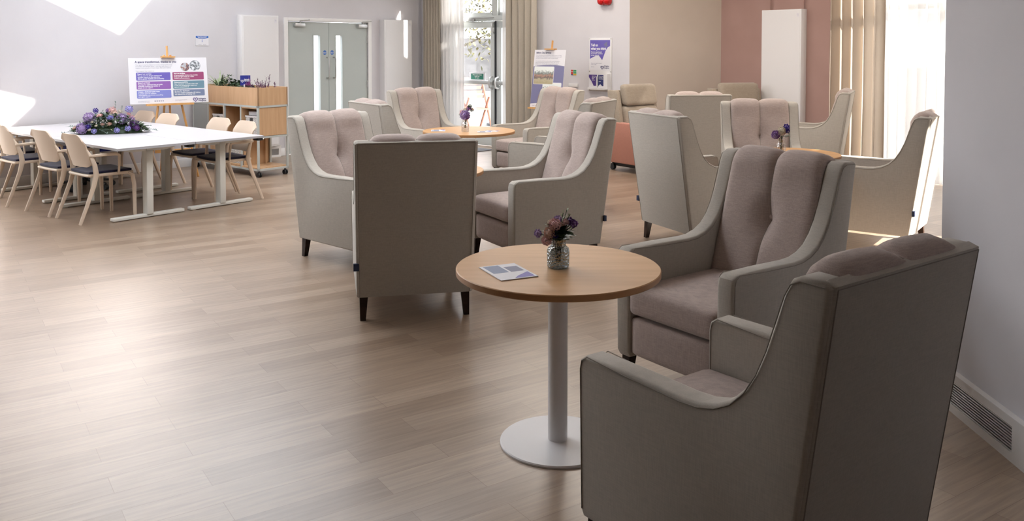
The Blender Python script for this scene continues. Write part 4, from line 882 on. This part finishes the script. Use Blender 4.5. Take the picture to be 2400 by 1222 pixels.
# fire action sign and call point
mx = frame_on(C3, BW, M, 0.912, 0.0, 1.115); fs = plate('fire_action_sign', mx, -0.05, 0.05, 0, 0.085, 0.004, white_card); tag(fs, 'small red and green fire notice on the back wall', 'sign')
for (x0, x1, y0, y1, m) in ((-0.046, -0.010, 0.018, 0.081, sign_red), (-0.046, -0.010, 0.003, 0.016, ink), (-0.006, 0.046, 0.055, 0.081, sign_green), (-0.006, 0.046, 0.028, 0.052, sign_green), (-0.006, 0.046, 0.004, 0.026, yellow)): plate('colour_field', mx @ Matrix.Translation((0, 0, 0.004)), x0, x1, y0, y1, 0.0008, m, fs)
text('sign_text', 'FIRE', 0.014, ink_white, fs, mx @ Matrix.Translation((-0.028, 0.05, 0.0052)), 'CENTER', 0.0004)
mx = frame_on(C3, BW, M, 0.909, 0.0, 0.955); cp_ = plate('wall_socket_box', mx, -0.075, 0.075, 0, 0.05, 0.03, metal_white, bev=0.004); tag(cp_, 'small white box low on back wall under the fire notice', 'box')
mx = frame_on(C3, BW, M, 0.374, 0.0, 2.135); be = thing('alarm_beacon', 'red twin fire alarm beacon high on the back wall', 'alarm', (0, 0, 0))
q = MB(); q.box((-0.05, -0.05, 0), (0.05, 0.05, 0.03)); bmesh.ops.transform(q.bm, matrix=mx, verts=q.bm.verts[:]); q.build('mount', red_m, be)
for s in (-1, 1):
    q = MB(); q.lathe([(0.058, 0), (0.058, 0.03), (0.05, 0.06), (0.03, 0.078), (0, 0.084)], 28); bmesh.ops.transform(q.bm, matrix=mx @ Matrix.Translation((s*0.045, 0, 0.02)), verts=q.bm.verts[:]); q.build('beacon_dome', red_m, be)
# ---------------------------------------------------------------- easels with boards
def easel(label, p, d, h_top, z_ledge, scale=1.0, spread=0.27, rear=0.5):
    t = thing('wooden_easel', label, 'easel', (p[0], p[1], 0), math.atan2(d[0], -d[1]))     # local -Y faces viewer
    zt = h_top
    for s in (-1, 1): MB().tube([(s*spread, -0.22, 0), (s*0.035, 0.06, zt*0.93)], 0.016, 4, rr=[(0.02, 0.013)]*2).build('front_leg', pine, t, smooth=False)
    MB().tube([(0, rear, 0), (0, 0.09, zt*0.9)], 0.016, 4, rr=[(0.02, 0.013)]*2).build('rear_leg', pine, t, smooth=False)
    MB().tube([(0, -0.135, z_ledge*0.35), (0, 0.075, zt)], 0.016, 4, rr=[(0.022, 0.012)]*2).build('mast', pine, t, smooth=False)
    yl = -0.135+0.21*(z_ledge-z_ledge*0.35)/(zt-z_ledge*0.35)
    MB().box((-0.26, yl-0.075, z_ledge-0.022), (0.26, yl+0.01, z_ledge-0.002)).build('ledge', pine, t, smooth=False)
    MB().box((-spread*0.72, -0.165, 0.30), (spread*0.72, -0.14, 0.335)).build('crossbar', pine, t, smooth=False)
    return t, yl
def easel_clip(t, z, yl, zt, zl):
    y = -0.135+0.21*(z-zl*0.35)/(zt-zl*0.35)
    MB().box((-0.075, y-0.07, z), (0.075, y+0.01, z+0.016)).build('top_clip', pine, t, smooth=False)
# easel 1 with landscape board
dA = Vector((math.sin(D2(33)), -math.cos(D2(33)), 0)); pA = Vector((-4.02, 10.28, 0))
zt, zl = 1.53, 0.865
eA, yl = easel('pine easel on the left carrying the landscape board', pA, dA, zt, zl); bh, bw = 0.535, 0.87
lean = math.atan(0.21/(zt-zl*0.35)); easel_clip(eA, zl+bh*math.cos(lean)+0.002, yl, zt, zl)
def board(name, label, e, yl, lean, bw, bh, zl):
    base = e.matrix_basis @ Vector((0, yl-0.036, zl)); R = e.rotation_euler.to_matrix().to_4x4()
    mx = Matrix.Translation(base) @ R @ Matrix(((1, 0, 0, 0), (0, 0, -1, 0), (0, 1, 0, 0), (0, 0, 0, 1))) @ Matrix.Rotation(-lean, 4, 'X')
    q = MB(); q.box((-bw/2, 0, -0.008), (bw/2, bh, 0)); bmesh.ops.transform(q.bm, matrix=mx, verts=q.bm.verts[:]); o = q.build(name, white_card, smooth=False); tag(o, label, 'display board'); return o, mx
bA, mA = board('display_board', 'landscape white board with six coloured text boxes on the left easel', eA, yl, lean, bw, bh, zl)
def T(x, y, z=0.0012): return mA @ Matrix.Translation((x, y, z))
text('board_title', 'A space transformed, thanks to you', 0.032, ink, bA, T(-0.365, 0.478), 'LEFT', 0.0008, 0.98)
text('board_intro', 'Your generosity has helped us create a more welcoming,\naccessible, and flexible space \u2013 one that will allow us to\nsupport more people, in more ways, than ever before.\n\nYour support has helped us:', 0.0185, ink_grey, bA, T(-0.360, 0.448), 'LEFT', 0.0, 0.95, 0.98)
def rrect(q, x0, y0, x1, y1, r, z0, z1):
    pts = []
    for (cx, cy, a0) in ((x1-r, y1-r, 0), (x0+r, y1-r, 90), (x0+r, y0+r, 180), (x1-r, y0+r, 270)):
        for k in range(5): a = D2(a0+k*22.5); pts.append((cx+r*math.cos(a), cy+r*math.sin(a)))
    q.prism(pts, z0, z1, 'Z'); return q
for (x0, y0, w, m, hd, bd) in (
    (-0.358, 0.272, 0.375, p_violet, 'Expand our services', 'We can now run drop-in sessions and\nspecialist support at the same time,\noffering greater flexibility and accessibility.'),
    (0.040, 0.272, 0.355, p_berry, 'Improve facilities', 'A new accessible kitchen area provides\ndrinks and light snacks for added\ncomfort and convenience.'),
    (-0.358, 0.168, 0.375, p_purple, 'Extend our hours', 'Opening two additional days per week,\npotentially doubling the number of\npeople we can support.'),
    (0.040, 0.168, 0.355, p_teal, 'Enhance accessibility', 'New wheelchair accessible toilets with\na hoist and changing table ensure our\nspace is inclusive for all.'),
    (-0.358, 0.064, 0.375, p_lilac, 'Create a dedicated quiet room', 'A private space for sensitive\nconversations, one-on-one counselling,\nand digital support.'),
    (0.040, 0.080, 0.355, p_slate, 'Be here for the future', 'We have installed sustainable LED lighting\nand replaced the old leaking roof.')):
    hh = 0.092 if len(bd.split('\n')) == 3 else 0.076
    q = rrect(MB(), x0, y0, x0+w, y0+hh, 0.010, 0.0, 0.0012); bmesh.ops.transform(q.bm, matrix=mA, verts=q.bm.verts[:]); bo_ = q.build('text_box', m, bA, smooth=False)
    text('box_heading', hd, 0.0195, ink_white, bo_, T(x0+0.015, y0+hh-0.022, 0.002), 'LEFT', 0.0006, 0.95)
    text('box_text', bd, 0.0185, ink_white, bo_, T(x0+0.015, y0+hh-0.043, 0.002), 'LEFT', 0.0003, 0.92, 0.98)
def photo_mat(name, a, b, c, sc=18):
    m = mat(name, a, 0.5); n, l, bs = nodes(m); tc = n.new('ShaderNodeTexCoord'); v = n.new('ShaderNodeTexNoise'); v.inputs['Scale'].default_value = sc; v.inputs['Detail'].default_value = 4; v.inputs['Distortion'].default_value = 1.5
    l.new(tc.outputs['Object'], v.inputs['Vector']); r = n.new('ShaderNodeValToRGB'); e = r.color_ramp.elements; e[0].position = 0.40; e[0].color = (*a, 1); e[1].position = 0.62; e[1].color = (*c, 1); k = e.new(0.5); k.color = (*b, 1)
    l.new(v.outputs['Fac'], r.inputs[0]); l.new(r.outputs[0], bs.inputs['Base Color']); return m
ph1 = photo_mat('photo_people', (0.05, 0.06, 0.10), (0.35, 0.16, 0.12), (0.45, 0.48, 0.52)); ph2 = photo_mat('photo_room', (0.10, 0.11, 0.12), (0.40, 0.42, 0.45), (0.7, 0.72, 0.74))
for (x, y, r, m) in ((0.185, 0.425, 0.050, ph1), (0.300, 0.440, 0.062, ph2)):
    q = MB(); q.lathe([(0, 0.0015), (r, 0.0015), (r, 0)], 40); bmesh.ops.transform(q.bm, matrix=mA @ Matrix.Translation((x, y, 0)), verts=q.bm.verts[:]); q.build('round_photo', m, bA, smooth=False)
text('logo_text', 'Ashgate\nHospice', 0.028, ink, bA, T(0.318, 0.034), 'LEFT', 0.0008, 0.95, 0.8); heart(mA @ Matrix.Translation((0.285, 0.035, 0.001)), 0.052, p_deep, bA)
text('footer_text', 'www.ashgatehospice.org.uk\nThank you for your support', 0.0125, ink_grey, bA, T(-0.35, 0.028), 'LEFT', 0, 0.9); text('footer_note', 'Ashgate Hospicecare registered\ncharity in England', 0.0115, ink_grey, bA, T(0.055, 0.033), 'LEFT', 0, 0.9)
q = MB()
for k in range(5): q.lathe([(0, 0.001), (0.008, 0.001), (0.008, 0)], 12, c=(-0.165+0.022*k, 0.030, 0))
bmesh.ops.transform(q.bm, matrix=mA, verts=q.bm.verts[:]); q.build('social_icons', ink_grey, bA, smooth=False)
# easel 2 with portrait board
dB = Vector((-0.60, -0.80, 0)).normalized(); pB = Vector((0.50, 11.72, 0)); zt2, zl2 = 1.60, 0.71; lean2 = math.atan(0.21/(zt2-zl2*0.35)); bw2, bh2 = 0.50, 0.775
eB, yl2 = easel('pine easel by the curtain carrying the portrait board', pB, dB, zt2, zl2, spread=0.25, rear=0.32); easel_clip(eB, zl2+bh2*math.cos(lean2)+0.002, yl2, zt2, zl2)
bB, mB_ = board('display_board', 'portrait board with mauve lower half and room photo on the far easel', eB, yl2, lean2, bw2, bh2, zl2)
def T2(x, y, z=0.0012): return mB_ @ Matrix.Translation((x, y, z))
q = MB(); top = [(0.248-0.496*k/12, 0.545+0.028*math.sin(PI*(0.15+0.8*k/12))) for k in range(13)]
q.prism([(-0.248, 0.045), (0.248, 0.10)]+top, 0, 0.001, 'Z'); bmesh.ops.transform(q.bm, matrix=mB_, verts=q.bm.verts[:]); bmesh.ops.recalc_face_normals(q.bm, faces=q.bm.faces[:]); q.build('mauve_field', p_mauve, bB, smooth=False)
text('board_title', 'Before: Day Services', 0.034, ink, bB, T2(-0.222, 0.725), 'LEFT', 0.0008, 0.85)
text('board_text', 'Our old building was tired and dark, and the space no longer\nmet the needs of the people we care for. Rooms were small\nand hard to move around in, with a roof that leaked.\n\nOur patients and families told us they wanted somewhere\nwarm and welcoming, with room to meet, talk and rest.\nThanks to you, we were able to bring it all up to date\nfor everyone who comes through our doors.', 0.0195, ink_grey, bB, T2(-0.222, 0.695), 'LEFT', 0.0, 0.86, 1.0)
ph3 = mat('photo_old_room', (0.3, 0.3, 0.25), 0.5); nn, ll, bb = nodes(ph3); tc = nn.new('ShaderNodeTexCoord'); sx = nn.new('ShaderNodeSeparateXYZ'); ll.new(tc.outputs['Generated'], sx.inputs[0])
nz = nn.new('ShaderNodeTexNoise'); nz.inputs['Scale'].default_value = 9; nz.inputs['Detail'].default_value = 3; ll.new(tc.outputs['Generated'], nz.inputs['Vector']); ad = nn.new('ShaderNodeMath'); ad.operation = 'MULTIPLY_ADD'; ad.inputs[1].default_value = 0.5; ll.new(nz.outputs[0], ad.inputs[0]); ll.new(sx.outputs[2], ad.inputs[2])
rp = nn.new('ShaderNodeValToRGB'); e = rp.color_ramp.elements; e[0].position = 0.30; e[0].color = (0.40, 0.34, 0.20, 1); e[1].position = 1.1; e[1].color = (0.75, 0.78, 0.75, 1)
for ps, cc in ((0.52, (0.46, 0.40, 0.26)), (0.62, (0.12, 0.10, 0.10)), (0.75, (0.45, 0.25, 0.18)), (0.82, (0.16, 0.18, 0.16)), (0.95, (0.35, 0.38, 0.36))): k = e.new(ps); k.color = (*cc, 1)
ll.new(ad.outputs[0], rp.inputs[0]); ll.new(rp.outputs[0], bb.inputs['Base Color'])
for (x0, y0, x1, y1) in ((-0.225, 0.315, 0.085, 0.545), (-0.07, 0.12, 0.22, 0.33)):
    q = rrect(MB(), x0-0.006, y0-0.006, x1+0.006, y1+0.006, 0.014, 0.001, 0.0016 if x0 > -0.1 else 0.0022); bmesh.ops.transform(q.bm, matrix=mB_, verts=q.bm.verts[:]); fr = q.build('photo_border', white_card, bB, smooth=False)
    q = rrect(MB(), x0, y0, x1, y1, 0.012, 0.001, 0.0024 if x0 > -0.1 else 0.0030); bmesh.ops.transform(q.bm, matrix=mB_, verts=q.bm.verts[:]); q.build('room_photo', ph3, fr, smooth=False)
text('footer_text', 'Thank you', 0.02, ink_grey, bB, T2(-0.225, 0.016), 'LEFT', 0)
# ---------------------------------------------------------------- curtains
def curtain(name, label, p0, d, nrm, t0, t1, off, z0, z1, m, amp=0.035, wl=0.11, seed=0, th=0.004, cat='curtain', flare=0.0):
    rnd = random.Random(seed); q = MB(); n = max(24, int((t1-t0)/wl*16)); nz_ = 14; F = []; ph = rnd.random()*6
    for k in range(nz_+1):
        z = z0+(z1-z0)*k/nz_; row = []
        for i in range(n+1):
            t = t0+(t1-t0)*i/n; s = 2*PI*(t-t0)/wl+ph
            a = amp*(1+0.35*noise.noise(Vector((t*5, seed, z*0.4)))); y = a*math.sin(s+0.5*noise.noise(Vector((t*3, z*0.5, seed))))+0.012*noise.noise(Vector((t*9, z*1.2, seed+3)))
            tt = t+0.25*amp*math.sin(2*s)+flare*(1-k/nz_)*(t-t0)
            row.append((p0+d*tt+nrm*(off+y)+Vector((0, 0, z))))
        F.append(row)
    fr = [[q.bm.verts.new(p) for p in r] for r in F]
    for a_, b_ in zip(fr, fr[1:]):
        for i in range(n): q.bm.faces.new((a_[i], a_[i+1], b_[i+1], b_[i]))
    o = q.build(name, m, angle=180); 
    if th:
        md = o.modifiers.new('thickness', 'SOLIDIFY'); md.thickness = th
    return tag(o, label, cat)
curtain('curtain', 'oatmeal curtain left of the glazed door by the corner', C3, BW, M, 3.42, 3.79, 0.10, 0.01, 3.2, curtain_m, 0.030, 0.062, 1)
curtain('curtain', 'oatmeal curtain hanging in folds right of the glazed door', C3, BW, M, 1.50, 2.03, 0.12, 0.01, 3.2, curtain_m, 0.045, 0.12, 2)
curtain('sheer_curtain', 'white voile curtain left of the glazed door', C3, BW, M, 2.93, 3.44, 0.07, 0.01, 3.2, sheer_m, 0.022, 0.075, 3, 0)
curtain('sheer_curtain', 'narrow white voile strip right of the glazed door', C3, BW, M, 1.98, 2.17, 0.06, 0.01, 3.2, sheer_m, 0.018, 0.06, 4, 0)
curtain('curtain', 'backlit oatmeal curtain at the right window', P0, PV, PN, 0.62, 1.34, 0.13, 0.01, 3.2, curtain_tr, 0.045, 0.14, 5, 0)
curtain('sheer_curtain', 'bright white voile curtain over the right window', P0, PV, PN, -1.0, 0.72, 0.06, 0.01, 3.2, sheer_m, 0.025, 0.11, 6, 0)
for nm, p0, d, nrm, a, b_ in (('trim_1', C3, BW, M, 1.4, 3.85), ('trim_2', P0, PV, PN, -1.05, 1.4)):
    q = MB(); q.obox(p0, d, nrm, a, b_, 0.05, 0.13, 3.19, 3.225); struct(q.build(nm, trim_m, smooth=False))
# door mat
q = MB(); q.obox(C3, BW, M, 2.15, 3.35, 0.28, 0.90, 0.001, 0.010, 0.003); tag(q.build('door_mat', mat_grey), 'grey door mat on the floor inside the glazed door', 'mat')
# ---------------------------------------------------------------- recliners
def make_recliner(label):
    t = thing('recliner_chair', label, 'recliner', group='sand recliners on castors')
    side = [(-0.36, 0.30), (-0.36, 0.58), (0.02, 0.58), (0.14, 0.64), (0.20, 0.98), (0.24, 1.0), (0.36, 0.99), (0.30, 0.30)]
    for s in (-1, 1):
        x0, x1 = sorted((s*0.33, s*0.27)); MB().prism([(0.02, 0.52), (0.13, 0.60), (0.19, 0.95), (0.22, 0.985), (0.37, 0.985), (0.33, 0.52)], x0, x1, 'X', 0.012).build('wing', rec_fab, t)
        MB().prism([(-0.37, 0.10), (-0.34, 0.585), (-0.30, 0.60), (0.31, 0.60), (0.35, 0.56), (0.42, 0.10)], x0-(0.01 if s < 0 else 0), x1+(0.01 if s > 0 else 0), 'X', 0.018, 3).build('side_skirt', coral, t)
    MB().prism([(0.14, 0.40), (0.29, 0.98), (0.37, 0.98), (0.33, 0.30)], -0.28, 0.28, 'X', 0.02).build('back_shell', rec_fab, t)
    MB().rbox((-0.27, 0.0, 0.44), (0.27, 0.14, 0.80), 0.05, (10, 5, 10), lambda p: Vector((p.x, p.y+(p.z-0.44)*0.24, p.z))).build('back_pillow', rec_fab, t)
    MB().rbox((-0.265, 0.06, 0.80), (0.265, 0.19, 1.06), 0.045, (12, 5, 8), lambda p: Vector((p.x, p.y+(p.z-0.80)*0.2, p.z))).build('head_pillow', rec_fab, t)
    MB().rbox((-0.265, -0.38, 0.34), (0.265, 0.14, 0.46), 0.04, (10, 10, 5)).build('seat_cushion', rec_fab, t)
    MB().box((-0.26, -0.36, 0.13), (0.26, 0.30, 0.35)).build('under_frame', coral, t)
    MB().box((-0.25, -0.30, 0.05), (0.25, 0.34, 0.085)).build('steel_chassis', black, t)
    for x in (-0.26, 0.26):
        for y in (-0.29, 0.33):
            q = MB(); q.tube([(x-0.02, y, 0.038), (x+0.02, y, 0.038)], 0.038, 16); q.tube([(x, y, 0.04), (x, y, 0.10)], 0.012, 8); q.build('castor', black, t)
    return t
rc = make_recliner('sand and coral recliner on castors in front of the cream wall corner'); rc.location = (1.66, 10.75, 0); rc.rotation_euler = (0, 0, D2(36))
dup(rc, (2.92, 11.05, 0), D2(12), 'sand recliner top showing before the dusky pink wall')
# ---------------------------------------------------------------- outdoors
gm = noisy(mat('paving_pale', (0.42, 0.39, 0.35), 0.9), (0.16, 0.15, 0.14), (0.22, 0.21, 0.19), 3)
q = MB(); q.box((-60, -60, -0.12), (60, 60, -0.04)); go = struct(q.build('ground', gm, smooth=False))
bark = noisy(mat('bark', (0.10, 0.075, 0.055), 0.9), (0.07, 0.05, 0.04), (0.15, 0.12, 0.09), 12)
aut = noisy(mat('tree_leaf_olive', (0.22, 0.20, 0.06), 0.7), (0.05, 0.055, 0.02), (0.12, 0.10, 0.03), 3)
def tree(label, x, y, h, r, seed):
    t = thing('garden_tree', label, 'tree', (x, y, -0.04)); rnd = random.Random(seed)
    q = MB(); q.tube([(0, 0, 0), (0.05, 0, h*0.35), (0, 0.05, h*0.75)], 0.1, 10, rr=[0.13, 0.10, 0.05])
    tips = []
    for i in range(9):
        a = rnd.uniform(0, 6.28); z = h*rnd.uniform(0.3, 0.6); e_ = Vector((math.cos(a)*r*0.8, math.sin(a)*r*0.8, z+h*rnd.uniform(0.1, 0.35))); q.tube([(0, 0, z), e_*0.5+Vector((0, 0, z*0.5)), e_], 0.03, 6, rr=[0.04, 0.025, 0.01]); tips.append(e_)
    q.build('trunk', bark, t)
    q = MB()
    for i in range(2600):
        c = rnd.choice(tips+[Vector((0, 0, h*0.75))]); d = Vector((rnd.gauss(0, 1), rnd.gauss(0, 1), rnd.gauss(0, 0.8)))*r*0.32; q.leaf(c+d, (rnd.uniform(-1, 1), rnd.uniform(-1, 1), rnd.uniform(-1, 0.5)), 0.13, 0.08, 0.1, 2)
    q.build('foliage', aut, t); return t
tree('olive-leaved tree outside beyond the glazed door', -1.6, 24.5, 4.6, 1.6, 1)
tree('second leafy tree outside, right behind the first', 3.2, 30.5, 5.2, 1.9, 2)
fence_m = noisy(mat('fence_grey', (0.22, 0.22, 0.23), 0.8), (0.05, 0.05, 0.055), (0.08, 0.08, 0.085), 4)
q = MB()
for i in range(60): q.box((-5+i*0.15, 29.9, -0.04), (-5+i*0.15+0.151, 29.93, 1.75))
q.box((-5, 29.93, 0.3), (4, 29.97, 0.4)); q.box((-5, 29.93, 1.4), (4, 29.97, 1.5)); tag(q.build('garden_fence', fence_m, smooth=False), 'grey board fence far outside beyond the glazed door', 'fence')
redwood = wood('garden_wood_red', (0.15, 0.055, 0.035), (0.20, 0.075, 0.045), 0.6)
gc = thing('garden_chair', 'reddish folding wooden chair on the terrace outside the glazed door', 'garden chair', (-0.66, 15.8, -0.04), 0.5)
for s in (-1, 1):
    MB().tube([(s*0.22, -0.25, 0), (s*0.22, 0.20, 1.0)], 0.02, 6).build('leg', redwood, gc); MB().tube([(s*0.20, 0.25, 0), (s*0.20, -0.15, 0.65)], 0.02, 6).build('leg', redwood, gc)
q = MB()
for k in range(6): q.box((-0.22, -0.2+k*0.07, 0.42), (0.22, -0.2+k*0.07+0.05, 0.44))
q.build('seat', redwood, gc, smooth=False)
q = MB()
for k in range(5): q.box((-0.2, 0.06+k*0.035, 0.62+k*0.08), (0.2, 0.08+k*0.035, 0.67+k*0.08))
q.build('backrest', redwood, gc, smooth=False)
gp = thing('garden_parasol', 'furled pale parasol on the terrace outside the glazed door', 'parasol', (-0.25, 17.2, -0.04))
MB().tube([(0, 0, 0), (0, 0, 2.5)], 0.022, 10).build('pole', redwood, gp)
q = MB(); q.lathe([(0.03, 2.48), (0.07, 2.2), (0.13, 1.5), (0.19, 0.85), (0.12, 0.80)], 14)
for i, v in enumerate(q.bm.verts): v.co.x *= 1+0.15*math.sin(i*2.4); 
q.build('furled_canopy', mat('canvas_cream', (0.14, 0.135, 0.13), 0.9), gp); MB().lathe([(0, 0), (0.25, 0), (0.25, 0.05), (0.05, 0.09), (0, 0.09)], 24).build('base', fence_m, gp)
